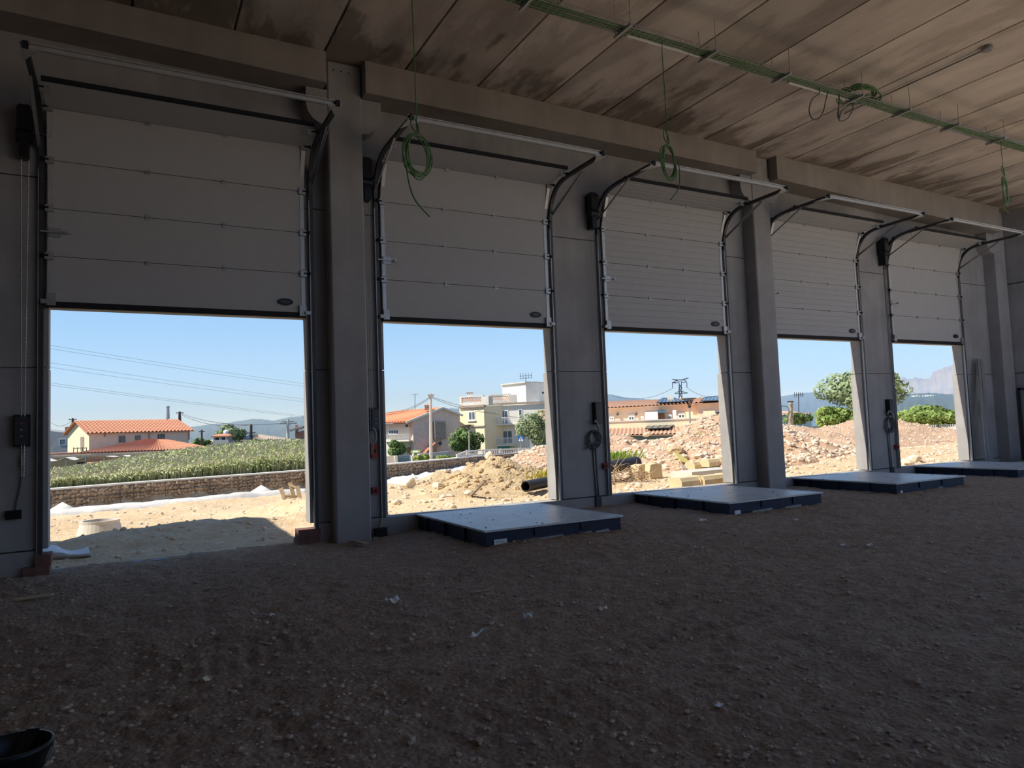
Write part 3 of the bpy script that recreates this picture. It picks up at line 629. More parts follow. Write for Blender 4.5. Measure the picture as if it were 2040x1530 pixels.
# ---------------------------------------------------------------- heaps of earth and rubble
PILES = []
def pile_h(bumps, x, y, seed, rough):
    h = np.zeros_like(np.asarray(x, float))
    wob = 1 + .16 * fbm(x * .9, y * .9, 2, seed)
    for bx, by, bh, rx, ry in bumps:
        r = np.sqrt(((x - bx) / rx) ** 2 + ((y - by) / ry) ** 2 + .012) * wob; c = bh * np.clip(1.02 - r, 0, 1) * (1.0 + .25 * np.clip(1 - r, 0, 1)); h = np.maximum(h, c) + .08 * np.minimum(h, c)
    return h + (h > .03) * rough * (fbm(x * 2.4, y * 2.4, 4, seed + 5) * np.clip(h * 2.2, 0, 1))
def pile(lab, bumps, mats, stones, seed, rough=.10, res=.09, srange=(.03, .10), cat='earth heap', name='earth_heap'):
    want = [max(.05, b[2] - srange[1] * .6) for b in bumps]; bumps = [tuple(b) for b in bumps]
    for it in range(8):
        got = pile_h(bumps, np.array([b[0] for b in bumps]), np.array([b[1] for b in bumps]), seed, rough)
        bumps = [(b[0], b[1], b[2] * min(1.3, max(.7, w_ / max(.02, g_))), b[3], b[4]) for b, w_, g_ in zip(bumps, want, got)]
    x0 = min(b[0] - b[3] for b in bumps) - .3; x1 = max(b[0] + b[3] for b in bumps) + .3; y0 = max(11.3, min(b[1] - b[4] for b in bumps) - .3); y1 = max(b[1] + b[4] for b in bumps) + .3
    X, Y = np.meshgrid(np.arange(x0, x1, res), np.arange(y0, y1, res)); H = pile_h(bumps, X, Y, seed, rough)
    Z = ground_z(X, Y) + np.where(H > .02, H, -.25)
    root = thing(name, (sum(b[0] for b in bumps) / len(bumps), sum(b[1] for b in bumps) / len(bumps), float(ground_z(bumps[0][0], bumps[0][1]))), lab, cat, 'heaps of earth and rubble outside')
    MB().grid(X, Y, Z).build('soil', mats[0], root, smooth=True)
    rr = random.Random(seed); s = MB(); n = 0
    while n < stones:
        x = rr.uniform(x0, x1); y = rr.uniform(y0, y1); h = float(pile_h(bumps, np.array([x]), np.array([y]), seed, rough)[0]); n += 1
        if h < .05: continue
        z = float(ground_z(x, y)) + h; r = rr.uniform(*srange) * (1.7 if rr.random() < .06 else 1)
        s.ico((x, y, z + r * .15), r, rr, (1.1, 1, .75), .28)
    if s.v: tag(s.build('loose_stones', mats[1], root), kind='stuff')
    PILES.append(bumps); return root
def pk(px, py, y): return ony(px, py, y)
def bump(px, py, y, rx, ry, k=.98):
    p = ony(px, py, y); h = p.z - float(ground_z(p.x, y)); return (p.x, y, h * k, rx, ry)
pile('tall yellow clay heap outside the second door, lumpy, with a block on its crest', [bump(980, 906, 16.6, 2.1, 2.6), bump(1006, 925, 16.4, 1.7, 2.4), bump(948, 945, 15.6, 1.5, 2.1), bump(1040, 950, 15.0, 1.8, 2.2), bump(905, 985, 14.2, 1.6, 1.8), bump(990, 965, 13.8, 1.9, 1.6)], (M['clay'], M['clay']), 900, 101, .16, .075, (.03, .09))
pile('low pinkish mound behind the clay heap near the white fabric', [bump(886, 936, 20.5, 2.2, 2.2), bump(856, 957, 19.4, 2.0, 1.9), bump(917, 938, 21.0, 2.0, 2.0), bump(800, 972, 17.6, 1.5, 1.4)], (M['clay'], M['gravel']), 420, 111, .10)
pile('high heap of reddish gravel rising behind the clay heap towards the door jamb', [bump(1075, 886, 19.4, 3.1, 3.6), bump(1105, 884, 19.6, 3.1, 3.6), bump(1165, 893, 19.8, 3.2, 3.4)], (M['redsoil'], M['gravel']), 2600, 121, .05, .1, (.03, .075), 'gravel heap', 'gravel_heap')
pile('low brown earth bank left of the tall rubble heap, green weeds growing at its foot', [bump(1218, 862, 23, 3.4, 3.4), bump(1250, 869, 22.6, 3.2, 3.4), bump(1282, 878, 21, 2.8, 3.2), bump(1225, 905, 19.6, 2.4, 2.4)], (M['redsoil'], M['gravel']), 1300, 131, .10, .11)
pile('tallest rubble heap, outside the third door, full of pale stones', [bump(1410, 829, 20, 4.0, 4.6), bump(1440, 836, 20.4, 4.2, 4.6), bump(1366, 862, 19, 3.2, 3.8), bump(1316, 893, 17.6, 2.6, 3.0), bump(1420, 880, 16.6, 3.0, 3.0)], (M['redsoil'], M['gravel']), 5200, 141, .12, .1, (.03, .09), 'rubble heap', 'rubble_heap')
pile('reddish earth mound seen just right of the middle pillar', [bump(1572, 845, 23, 4.4, 4.2), bump(1606, 853, 23, 3.6, 4.0), bump(1560, 880, 20, 3.2, 3.0), bump(1640, 868, 21.5, 4.6, 3.6)], (M['redsoil'], M['gravel']), 2600, 151, .07, .12, (.02, .06))
pile('pointed reddish earth heap half hidden by the wall between the last two doors', [bump(1745, 833, 22, 6.6, 4.6), bump(1700, 862, 20.6, 4.4, 3.8), bump(1800, 880, 20, 4.4, 3.6)], (M['redsoil'], M['gravel']), 2400, 161, .05, .13, (.02, .06))
pile('low dark-topped earth mound outside the fifth door below the hedge', [bump(1888, 872, 24, 5.2, 4.2), bump(1930, 872, 24, 5.0, 4.2), bump(1860, 893, 21, 4.6, 3.4)], (M['redsoil'], M['gravel']), 1500, 171, .06, .14, (.02, .06))
def surf(px, py, y0=11.2, y1=40, lift=0.0):
    """first point along the sight line that lies on the outside ground or a heap"""
    r = ray(px, py); prev = None
    for y in np.arange(y0, y1, .04):
        p = EYE + r * (y / r[1]); z = float(ground_z(p[0], y))
        for b in PILES: 
            bb = [q for q in b if abs(p[0] - q[0]) < q[3] and abs(y - q[1]) < q[4]]
            if bb: z = max(z, float(ground_z(p[0], y)) + float(pile_h(b, np.array([p[0]]), np.array([y]), 1, 0)[0]))
        if p[2] < z: return Vector((p[0], y, z + lift))
    return ony(px, py, y1)
def rock(px, py, r, lab, m='stonepale', sq=(1.2, 1, .8), seed=0, group='single pale rocks on the heaps', y=None, name='rock'):
    p = surf(px, py) if y is None else ony(px, py, y); mb = MB(); rr = random.Random(seed + int(px)); o = MB(); bm = bmesh.new(); bmesh.ops.create_icosphere(bm, subdivisions=2, radius=r)
    for v in bm.verts:
        n = v.co.normalized(); f = 1 + .28 * float(vnoise(n.x * 1.7 + seed, n.y * 1.7 + n.z * 2.1, int(px))); v.co = Vector((v.co.x * sq[0], v.co.y * sq[1], v.co.z * sq[2])) * f
    o.add([tuple(Vector(p) + v.co + Vector((0, 0, r * .35))) for v in bm.verts], [tuple(v.index for v in f.verts) for f in bm.faces]); bm.free()
    return tag(o.build(name, M[m]), lab, 'rock', group)
rock(975, 912, .12, 'pale block perched on the crest of the clay heap', 'stonepale', (1.2, 1, .9), 3, y=16.6)
def slab_px(px, py, sx, sy, sz, rz, tilt, lab, m, cat, group=None, name='concrete_block', y=None, lift=0):
    p = surf(px, py) if y is None else ony(px, py, y); R2 = Matrix.Rotation(rz, 3, 'Z') @ Matrix.Rotation(tilt, 3, 'Y')
    mb = MB(); c = Vector(p) + Vector((0, 0, sz * .8 + lift)); b = .12
    a, b_, d = R2 @ Vector((sx, 0, 0)), R2 @ Vector((0, sy, 0)), R2 @ Vector((0, 0, sz))
    ch = .82; base = [c - a - b_ - d, c + a - b_ - d, c + a + b_ - d, c - a + b_ - d]; top = [c - a * ch - b_ * ch + d, c + a * ch - b_ * ch + d, c + a * ch + b_ * ch + d, c - a * ch + b_ * ch + d]
    mid = [c - a - b_ + d * .7, c + a - b_ + d * .7, c + a + b_ + d * .7, c - a + b_ + d * .7]
    mb.add(base + mid + top, [(3, 2, 1, 0)] + [(i, (i + 1) % 4, 4 + (i + 1) % 4, 4 + i) for i in range(4)] + [(4 + i, 4 + (i + 1) % 4, 8 + (i + 1) % 4, 8 + i) for i in range(4)] + [(8, 9, 10, 11)])
    return tag(mb.build(name, M[m]), lab, cat, group)
slab_px(812, 972, .17, .13, .11, .5, -.5, 'hollow pale concrete block tipped over near the white fabric, low in the second doorway', 'stonepale', 'block')
slab_px(878, 972, .15, .12, .06, .2, .2, 'flat pale stone lying between clay heap and pink mound', 'stonepale', 'rock', None, 'rock')
for k, (px, py, r, lb) in enumerate(((842, 978, .06, 'small cream rock right below the tipped block'), (790, 1004, .08, 'cream rock at the foot of the second doorway, beside its near jamb'), (935, 986, .09, 'dark-shadowed broken slab on the front of the clay heap'), (1345, 905, .24, 'large tan boulder stuck in the flank of the tallest rubble heap'), (1338, 893, .14, 'smaller boulder above the large tan one on the rubble heap'), (1397, 868, .16, 'brown clod in shade high on the rubble heap'), (1288, 868, .22, 'pale boulder on the saddle between the brown bank and the rubble heap'), (1820, 920, .2, 'big cream rock on the ground outside the fifth door'), (1808, 926, .15, 'second cream rock beside the big one outside the fifth door'), (1250, 900, .13, 'pale rock beside the green weeds'))):
    rock(px, py, r, lb, 'stonepale' if k not in (3, 5) else 'clay', (1.3, 1, .7), k)
# timber scrap on the clay heap
p = surf(944, 990); mb = MB(); mb.beam(Vector(p) + Vector((-.05, .05, .02)), Vector(p) + Vector((.12, -.3, .32)), .09, .03); tag(mb.build('wood_offcut', M['oldwood']), 'grey wood offcut sticking out of the clay heap', 'wood')
# black corrugated pipes
def cpipe(a, b, r, lab, hollow=True):
    a = Vector(a); b = Vector(b); d = (b - a); L = d.length; d.normalize(); pr = [(r * .8, .02), (r * .8, 0)]; n = int(L / .045)
    for k in range(n): t = k * L / n; pr += [(r * .92, t + .002), (r, t + L / n * .25), (r, t + L / n * .7), (r * .92, t + L / n * .95)]
    pr += [(r * .8, L)]; root = MB().lathe([(r * .8, L * .6)] + pr, a, 20, d); o = root.build('corrugated_pipe', M['pipe']); return tag(o, lab, 'pipe', 'black corrugated pipes')
a = ony(1047, 969, 12.6); b = ony(1130, 952, 13.6); cpipe(a, b, .115, 'black corrugated pipe sticking out at the foot of the reddish gravel heap')
a = ony(1268, 921, 14.4); b = ony(1190, 934, 13.4); cpipe(a, b, .15, 'black corrugated pipe lying on the tangle of dry roots')
# tangle of roots
rr = random.Random(7); mb = MB(); c = ony(1240, 950, 13.2)
for k in range(130):
    s = Vector((c.x + rr.uniform(-.75, .65), c.y + rr.uniform(-.35, .35), c.z - .18 + rr.uniform(0, .33) * (1 if rr.random() < .8 else 1.4))); pts = [s]; a = rr.uniform(0, 6.28); e = rr.uniform(-.3, .5)
    for q in range(5): a += rr.uniform(-1.1, 1.1); e += rr.uniform(-.7, .6); pts.append(pts[-1] + Vector((math.cos(a), math.sin(a) * .6, math.sin(e))) * rr.uniform(.05, .13))
    mb.tube(pts, [.011 * (1 - i * .13) * rr.uniform(.6, 1.3) for i in range(6)], 4)
tag(mb.build('root_tangle', M['roots']), 'tangle of dry brown roots and wire outside the third door', 'roots', kind='stuff')
# cream concrete road-barrier blocks
BB = 'cream concrete blocks outside the third door'
def barrier(a, b, w, h, lab, group=BB, m='cblock', notch=True):
    a = Vector(a); b = Vector(b); d = b - a; L = d.length; d.normalize(); n = Vector((-d.y, d.x, 0)).normalized(); u = Vector((0, 0, 1))
    prof = [(-w / 2, 0), (-w / 2, h * .62), (-w * .36, h), (w * .36, h), (w / 2, h * .62), (w / 2, 0)]
    mb = MB(); mb.prism([a + n * s + u * z for s, z in prof], d * (L * .8)); 
    mb.prism([a + d * (L * .8) + n * s * 1.12 + u * z * 1.06 for s, z in prof], d * (L * .2))
    return tag(mb.build('barrier_block', M[m]), lab, 'block', group)
for p0, p1, h, lb in (((1346, 971), (1391, 967.5), .20, 'cream block nearest the sill, first of the front pair'), ((1392, 967.5), (1446, 963), .20, 'cream block nearest the sill, second of the front pair, by the door jamb'), ((1374, 936), (1402, 931), .20, 'cream block of the back row, beside the yellow sheet'), ((1403, 931), (1432, 926), .20, 'cream block of the back row, towards the door jamb')):
    a, b = (surf(*p0), surf(*p1)) if p0[1] < 950 else (ony(*p0, 11.35), ony(*p1, 11.45)); a = Vector(a); b = Vector(b)
    if p0[1] > 950: a.z = b.z = .24
    else: b.y = a.y + .15; b.x = ony(*p1, b.y).x; b.z = a.z
    barrier(a, b, .34, h, lb)
cs = surf(1404, 946); tag(MB().obox(Vector(cs) + Vector((0, 0, .05)), (.85, .10, 0), (-.05, .32, 0), (0, 0, .08)).build('concrete_slab', M['greyconc']), 'long pale concrete slab lying between the two rows of cream blocks', 'slab')
a = Vector(surf(1360, 922)) + Vector((0, 0, .1)); mb = MB(); mb.obox(a, (.26, .05, -.08), (.05, .2, .12), (0, 0, .012)); tag(mb.build('yellow_sheet', M['yellow']), 'bright yellow sheet on the slope behind the cream blocks', 'sheet')
a = Vector(surf(1355, 928)) + Vector((0, 0, .06)); b = Vector(surf(1368, 940)) + Vector((0, 0, .06)); tag(MB().beam(a, b, .06, .05).build('wood_offcut', M['oldwood']), 'short dark plank below the yellow sheet', 'wood')
for px0, py0, px1, lb in ((1273, 957, 1294, 'upright broken concrete block beside the root tangle, partly behind it'), (1296, 955, 1321, 'upright broken concrete block right of its twin, clear of the roots')):
    a = Vector(surf(px0, py0)); b = ony(px1, py0 - 2, a.y + .05); b.z = a.z; a.z -= .05; b.z -= .05
    mb = MB(); d = b - a; n = Vector((-d.y, d.x, 0)).normalized(); hh = .42
    mb.prism([a, b, b + Vector((0, 0, hh * .9)) - d * .1, b + Vector((0, 0, hh)) - d * .4, a + Vector((0, 0, hh * .93)) + d * .06, a + Vector((0, 0, hh * .5)) - d * .06], n * .3); tag(mb.build('concrete_block', M['cblock']), lb, 'block', 'upright broken blocks')
# weeds
def weeds(px, py, n, h, spread, m, lab, seed, y=None):
    c = surf(px, py) if y is None else ony(px, py, y); rr = random.Random(seed); mb = MB()
    for k in range(n):
        x = c.x + rr.gauss(0, spread); y_ = c.y + rr.gauss(0, spread * .6); z = c.z - .05; a = rr.uniform(0, 6.28); l = h * rr.uniform(.4, 1.1); wx = .018
        t = (x + math.cos(a) * l * .5, y_ + math.sin(a) * l * .5, z + l); mb.add([(x - wx, y_, z), (x + wx, y_, z), (t[0] + wx * .6, t[1], t[2] - l * .2), t], [(0, 1, 2, 3)])
    return tag(mb.build('weed_clump', M[m]), lab, 'weeds', None, 'stuff')
weeds(1228, 912, 240, .26, .36, 'weed', 'bright green weeds at the foot of the brown bank', 3)
weeds(1090, 948, 90, .22, .22, 'weedy', 'yellow-flowered weeds at the foot of the reddish gravel heap', 4, 14.5)
# concrete manhole ring, sheets, wooden frames outside the first door
c = onz(199, 1059, -.22); ring = thing('manhole_cone', c, 'pale concrete manhole cone standing on the ground outside the first door', 'manhole ring')
MB().lathe([(.43, -.15), (.41, 0), (.365, .18), (.37, .235), (.31, .235), (.30, .17), (.33, .0), (.33, -.15)], c, 32).build('cone', M['greyconc'], ring, smooth=False)
P = lambda px, py, z: onz(px, py, z)
sheet('plastic_sheet', [[P(80, 1112, -.03), P(118, 1113, -.03), P(150, 1110, -.02), P(184, 1105, 0)], [P(80, 1096, .10), P(112, 1098, .1), P(143, 1104, .05), P(180, 1101, .06)], [P(80, 1088, .03), P(110, 1090, .03), P(143, 1099, 0), P(176, 1094, .02)]], M['white'], 'bluish white plastic sheet crumpled outside the first door, beside its near jamb', 'sheet', None, .03, 4, 8)
sheet('plastic_sheet', [[P(152, 1081, -.12), P(166, 1081, -.12), P(182, 1079, -.12)], [P(153, 1073, -.02), P(167, 1071, -.0), P(180, 1074, -.06)], [P(156, 1071, -.1), P(168, 1069, -.1), P(178, 1072, -.1)]], M['white'], 'small crumpled white bag between the concrete ring and the plastic sheet', 'bag', None, .03, 6, 7)
a = P(176, 1078, -.08); b = P(193, 1070, -.08); tag(MB().beam(a, b, .05, .025).build('lath', M['wood']), 'thin pale lath beside the small white bag', 'wood')
# splayed timber frames
def stake(p, q, w_, lab, par): MB().beam(p, q, w_, .03, (0, 1, 0)).build('board', M['wood'], par)
b0 = onz(575, 1006, -.42); tf = thing('timber_trestle', b0, 'splayed frame of pale boards standing by the gabions at the edge of the first door', 'timber frame')
for (x0, y0, x1, y1, dy) in ((571, 1002, 559, 972, 0), (588, 1002, 578, 961, .1), (600, 1003, 592, 968, -.1), (582, 1003, 573, 985, .2)):
    a = ony(x0, y0, b0.y + dy); b = ony(x1, y1, b0.y + dy + .15); a.z = min(a.z, -.38); stake(a, b, .12, '', tf)
stake(ony(566, 989, b0.y + .05), ony(596, 989, b0.y + .05), .07, '', tf); stake(ony(577, 966, b0.y + .2), ony(594, 972, b0.y + .1), .06, '', tf)
# loose stones over the ground
rr = random.Random(77); mb = MB(); n = 0
while n < 3600:
    x = rr.uniform(-2, 30); y = 11.2 + 13 * rr.random() ** 1.4; n += 1
    if x > 4 + y * 1.6 and rr.random() < .5: continue
    if any(float(pile_h(b, np.array([x]), np.array([y]), 1, 0)[0]) > .06 for b in PILES if any(abs(x - q[0]) < q[3] and abs(y - q[1]) < q[4] for q in b)): continue
    r = rr.choice((.012, .016, .02, .028, .04, .06)) * (1.3 if x > 5 else .8); mb.ico((x, y, float(ground_z(x, y)) + r * .2), r, rr, (1.1, 1, .7))
tag(mb.build('gravel', M['gravel']), 'loose pale stones strewn over the ground outside the doors', 'gravel', kind='stuff')
# ================================================================ houses, trees, poles and hills beyond the site
class Face:
    """an upright wall plane through two sight points; finds (u, z) of any pixel on it"""
    def __init__(s, pa, da, pb, db):
        s.A = at(*pa, da); s.B = at(*pb, db); d = s.B - s.A; d.z = 0; s.L = d.length; s.u = d.normalized(); s.n = Vector((s.u.y, -s.u.x, 0))   # n faces the viewer
    def uz(s, px, py):
        r = Vector(ray(px, py)); C = Vector(EYE); t = (s.A - C).dot(s.n) / r.dot(s.n); p = C + r * t; return (p - s.A).dot(s.u), p.z
    def pt(s, u, z, d=0.0): p = s.A + s.u * u + s.n * d; return Vector((p.x, p.y, z))
    def quad(s, mb, u0, z0, u1, z1, d0, d1):
        return mb.hexa([s.pt(u0, z0, d1), s.pt(u1, z0, d1), s.pt(u1, z0, d0), s.pt(u0, z0, d0), s.pt(u0, z1, d1), s.pt(u1, z1, d1), s.pt(u1, z1, d0), s.pt(u0, z1, d0)])
    def rect(s, mb, x0, y0, x1, y1, d0, d1):
        u0, _ = s.uz(x0, (y0 + y1) / 2); u1, _ = s.uz(x1, (y0 + y1) / 2); _, z1 = s.uz((x0 + x1) / 2, y0); _, z0 = s.uz((x0 + x1) / 2, y1); return s.quad(mb, u0, z0, u1, z1, d0, d1)
    def window(s, par, x0, y0, x1, y1, name='window', bars=1, glass='glass', fr='frame', w=.07):
        f = MB(); u0, _ = s.uz(x0, (y0 + y1) / 2); u1, _ = s.uz(x1, (y0 + y1) / 2); _, z1 = s.uz((x0 + x1) / 2, y0); _, z0 = s.uz((x0 + x1) / 2, y1)
        s.quad(f, u0, z0, u0 + w, z1, 0, .06); s.quad(f, u1 - w, z0, u1, z1, 0, .06); s.quad(f, u0 + w, z0, u1 - w, z0 + w, 0, .06); s.quad(f, u0 + w, z1 - w, u1 - w, z1, 0, .06)
        for k in range(bars): c = u0 + (u1 - u0) * (k + 1) / (bars + 1); s.quad(f, c - w * .4, z0 + w, c + w * .4, z1 - w, 0, .05)
        o = f.build(name, M[fr], par); g_ = MB(); s.quad(g_, u0 + w, z0 + w, u1 - w, z1 - w, .0, .02); g_.build('pane', M[glass], o); return o
def tile_roof(mb, a0, a1, b1, b0, pitch=.3, amp=.05, rows=8, thick=.12):
    """half-round tiles on the plane eave a0-a1 up to ridge b0-b1"""
    a0, a1, b0, b1 = map(Vector, (a0, a1, b0, b1)); n = max(4, int((a1 - a0).length / pitch)) * 4; nrm = (a1 - a0).cross(b0 - a0).normalized()
    if nrm.z < 0: nrm = -nrm
    X = np.zeros((rows * 2, n + 1)); Y = X.copy(); Z = X.copy()
    for j in range(rows * 2):
        v = (j // 2 + (j % 2)) / rows
        for i in range(n + 1):
            t = i / n; p = (a0 * (1 - t) + a1 * t) * (1 - v) + (b0 * (1 - t) + b1 * t) * v; p = p + nrm * (amp * math.sin(i * math.pi / 2) + (.05 if j % 2 == 0 else 0)); X[j, i], Y[j, i], Z[j, i] = p
    mb.grid(X, Y, Z); mb.hexa([a0 - nrm * thick, a1 - nrm * thick, b1 - nrm * thick, b0 - nrm * thick, a0 - nrm * .05, a1 - nrm * .05, b1 - nrm * .05, b0 - nrm * .05])
def block(mb, F, u0, u1, depth, z0, z1, d0=0): return F.quad(mb, u0, z0, u1, z1, -depth, d0)
c9 = crop(90, 720, 3.923); c10 = crop(760, 730, 5.277); c11 = crop(1200, 740, 6.377); c12 = crop(1540, 700, 5.231)
# ---- farmhouse seen through the first door
F = Face((178, 880), 90, (375.5, 872), 100.5)
ho = thing('house', F.pt(6, -3.2), 'long peach two-storey house with terracotta roof, seen through the first door', 'house')
ue = F.L; ze = F.uz(178, 861)[1]; zr = F.uz(178, 846)[1] + .55; dp = 6.5
w = MB(); poly = [(0, -4.5), (0, ze), (-dp / 2, zr), (-dp, ze), (-dp, -4.5)]; w.prism([F.pt(0, z, d) for d, z in poly], F.u * ue); w.build('wall', M['pink'], ho)
g_ = MB(); g_.prism([F.pt(-.03, z, d) for d, z in [(-.05, -4.5), (-.05, ze - .05), (-dp / 2, zr - .1), (-dp + .05, ze - .05), (-dp + .05, -4.5)]], F.u * .02); g_.build('gable_wall', M['cream'], ho)  # sunlit yellow of this end put into its colour
r_ = MB(); ov = .45; zo = ze - .12
tile_roof(r_, F.pt(-.5, zo, ov), F.pt(ue + .7, zo, ov), F.pt(ue + .2, zr + .1, -dp / 2), F.pt(-.5, zr + .1, -dp / 2), .5, .09); tile_roof(r_, F.pt(-.5, zo, -dp - ov), F.pt(ue + .7, zo, -dp - ov), F.pt(ue + .2, zr + .1, -dp / 2), F.pt(-.5, zr + .1, -dp / 2), .5, .09); r_.build('roof', M['tileA'], ho)
for X0, Y0_, X1, Y1 in ((573, 580, 626, 635), (700, 577, 746, 616), (880, 570, 932, 612)): F.window(ho, *c9(X0, Y0_), *c9(X1, Y1), bars=1, fr='dark' if X0 > 800 else 'oldwood')
q = MB(); F.rect(q, *c9(458, 566), *c9(472, 588), 0, .1); q.build('vent_box', M['oldwood'], ho)
for X in (812, 1122): q = MB(); F.rect(q, *c9(X - 4, 545), *c9(X + 4, 612), .02, .14); q.build('downpipe', M['tileA'], ho)
q = MB(); gb = F.pt(0, 0, -dp); G0 = Face((149, 876), 96.5, (177, 880), 90.2); G0.A = Vector((gb.x, gb.y, 0)); G0.u = (F.pt(0, 0, 0) - gb).normalized(); G0.n = Vector((G0.u.y, -G0.u.x, 0)); G0.rect(q, *c9(280, 590), *c9(306, 700), .0, .08); q.build('balcony_door', M['oldwood'], ho)
# lower wing with hipped roof
F2 = Face((178, 902), 82, (424, 892), 88)
q = MB(); F2.quad(q, -4.5, -4.5, F2.L, F2.uz(300, 899)[1] - .15, -7, 0); q.build('wing_wall', M['ochre'], ho)
a0 = F2.pt(-1.2, F2.uz(180, 901.5)[1], .5); a1 = F2.pt(F2.L + .3, F2.uz(424, 893)[1], .5); rdg0 = at(290, 875, 91); rdg1 = at(330, 875.5, 91.5)
r_ = MB(); tile_roof(r_, a0, a1, rdg1, rdg0, .34, .05, 9); r_.build('wing_roof', M['tileA'], ho)
q = MB(); tile_roof(q, F2.pt(-4.6, a0.z - 1.0, .4), a0 + Vector((0, 0, -.9)), rdg0 + Vector((-4, 0, -1.6)), rdg0 + Vector((-8, 0, -1.6)), .34, .05, 3); 
for X0, Y0_, X1, Y1 in ((250, 788, 310, 850), (772, 764, 930, 815)): F2.window(ho, *c9(X0, Y0_), *c9(X1, Y1), bars=3, fr='dark', glass='dark')
for X0, X1 in ((332, 470), (478, 608)):
    u0, z = F2.uz(*c9(X0, 770)); u1, _ = F2.uz(*c9(X1, 770)); q = MB(); q.prism([F2.pt(u0, z, .05), F2.pt(u0, z - .55, 1.2), F2.pt(u0, z - .62, 1.2), F2.pt(u0, z - .1, .05)], F2.u * (u1 - u0)); q.build('awning', M['awning'], ho)
# terrace of the house, its parasols and pergola
q = MB(); F2.rect(q, *c9(-60, 716), *c9(345, 728), -6, .3); q.build('terrace_slab', M['tileA'], ho)
q = MB(); F3 = Face((101, 895), 82, (178, 900), 82)
for X in (232, 262, 300, 332): F3.rect(q, *c9(X - 2, 672), *c9(X + 2, 712), .2, .26)
F3.rect(q, *c9(230, 675), *c9(335, 680), .2, .25); q.build('railing', M['pole'], ho)
pg = thing('pergola', at(250, 925, 78), 'long terrace pergola with white cloths slung between grey beams, below the farmhouse', 'pergola')
PF = Face((60, 914), 77, (404, 900), 80)
q = MB()
for X in (-40, 165, 318, 462, 608, 738, 945, 1155): x, y = c9(X, 760); F_u, _ = PF.uz(x, y); zt = PF.uz(*c9(X, 742 - X * .03))[1]; PF.quad(q, F_u - .06, -3, F_u + .06, zt, -.06, .06)
q.build('post', M['oldwood'], pg) if False else None
for X in (-40, 165, 318, 462, 608, 738, 945, 1155):
    x, y = c9(X, 760); u_, _ = PF.uz(x, y); zt = PF.uz(*c9(X, 746 - X * .034))[1]; q = MB(); PF.quad(q, u_ - .06, -3.5, u_ + .06, zt, -.06, .06); q.build('post', M['oldwood'], pg)
for dy, dd in ((0, 0), (-9, -2.2)):
    p = PF.uz(*c9(-60, 752 + dy)); r2 = PF.uz(*c9(1235, 706 + dy)); q = MB(); q.beam(PF.pt(p[0], p[1], dd), PF.pt(r2[0], r2[1], dd), .12, .16); q.build('beam', M['oldwood'], pg)
rr = random.Random(3)
for X0, X1, sag in ((-40, 160, .35), (165, 300, .3), (478, 604, .12), (612, 735, .2), (740, 850, .22), (890, 945, .15), (950, 1050, .2), (1070, 1235, .55)):
    u0, z0 = PF.uz(*c9(X0, 752 - X0 * .034)); u1, z1 = PF.uz(*c9(X1, 752 - X1 * .034)); XX, VV = np.meshgrid(np.linspace(0, 1, 9), np.linspace(0, 1, 5)); P_ = [[PF.pt(u0 + (u1 - u0) * XX[j, i], z0 + (z1 - z0) * XX[j, i] - sag * math.sin(math.pi * XX[j, i]) - .05, -2.2 * VV[j, i] + .1) for i in range(9)] for j in range(5)]
    o = MB().grid(np.array([[p.x for p in r] for r in P_]), np.array([[p.y for p in r] for r in P_]), np.array([[p.z for p in r] for r in P_])).build('shade_cloth', M['geo'], pg, smooth=True); s_ = o.modifiers.new('thickness', 'SOLIDIFY'); s_.thickness = .03
# chimney of the wing, flue, dish
def chimney_px(x0, y0, x1, y1, d, par=None, cap='tileA', body='greyw', lab=None, hc=.3):
    F_ = Face((x0, y1), d, (x1, y1), d); r_ = thing('chimney', F_.pt(F_.L / 2, F_.uz(x0, y1)[1]), lab, 'chimney', 'chimneys') if lab else None
    zt = F_.uz(x0, y0)[1]; zb = F_.uz(x0, y1)[1]; L = F_.L; h = zt - zb; par = r_ or par
    q = MB(); F_.quad(q, .05 * L, zb - (4 if r_ else 0), .95 * L, zb + h * .62, -L * .7, 0); o = q.build('stack' if r_ else 'chimney', M[body], par)
    if lab is None: par = o
    q = MB()
    for a in (.08, .45, .82): F_.quad(q, a * L, zb + h * .62, (a + .1) * L, zb + h * .8, -L * .6, -.02)
    q.build('cap_pier', M[body], par)
    q = MB(); F_.quad(q, -.06 * L, zb + h * .8, 1.06 * L, zb + h * .88, -L * .8, .08); q.prism([F_.pt(-.08 * L, zb + h * .86, .1), F_.pt(1.08 * L, zb + h * .86, .1), F_.pt(.8 * L, zt, -L * .3), F_.pt(.2 * L, zt, -L * .3)], F_.n * -L * .35); q.build('cap', M[cap], par)
    return r_ or o
chimney_px(423, 865, 457, 897, 74, lab='stubby stone chimney with tiled cap standing out of the reeds')
q = MB(); q.lathe([(.0, .1), (.16, .03), (.3, -.06), (.3, -.08), (.15, .0), (0, .07)], at(450, 860, 80), 14, (-.3, -1, .5)); p = at(450, 860, 80); q.tube([p + Vector((0, .12, 0)), Vector((p.x, p.y + .12, -5))], .04, 6); tag(q.build('satellite_dish', M['frame']), 'small white satellite dish above the stubby stone chimney', 'dish')
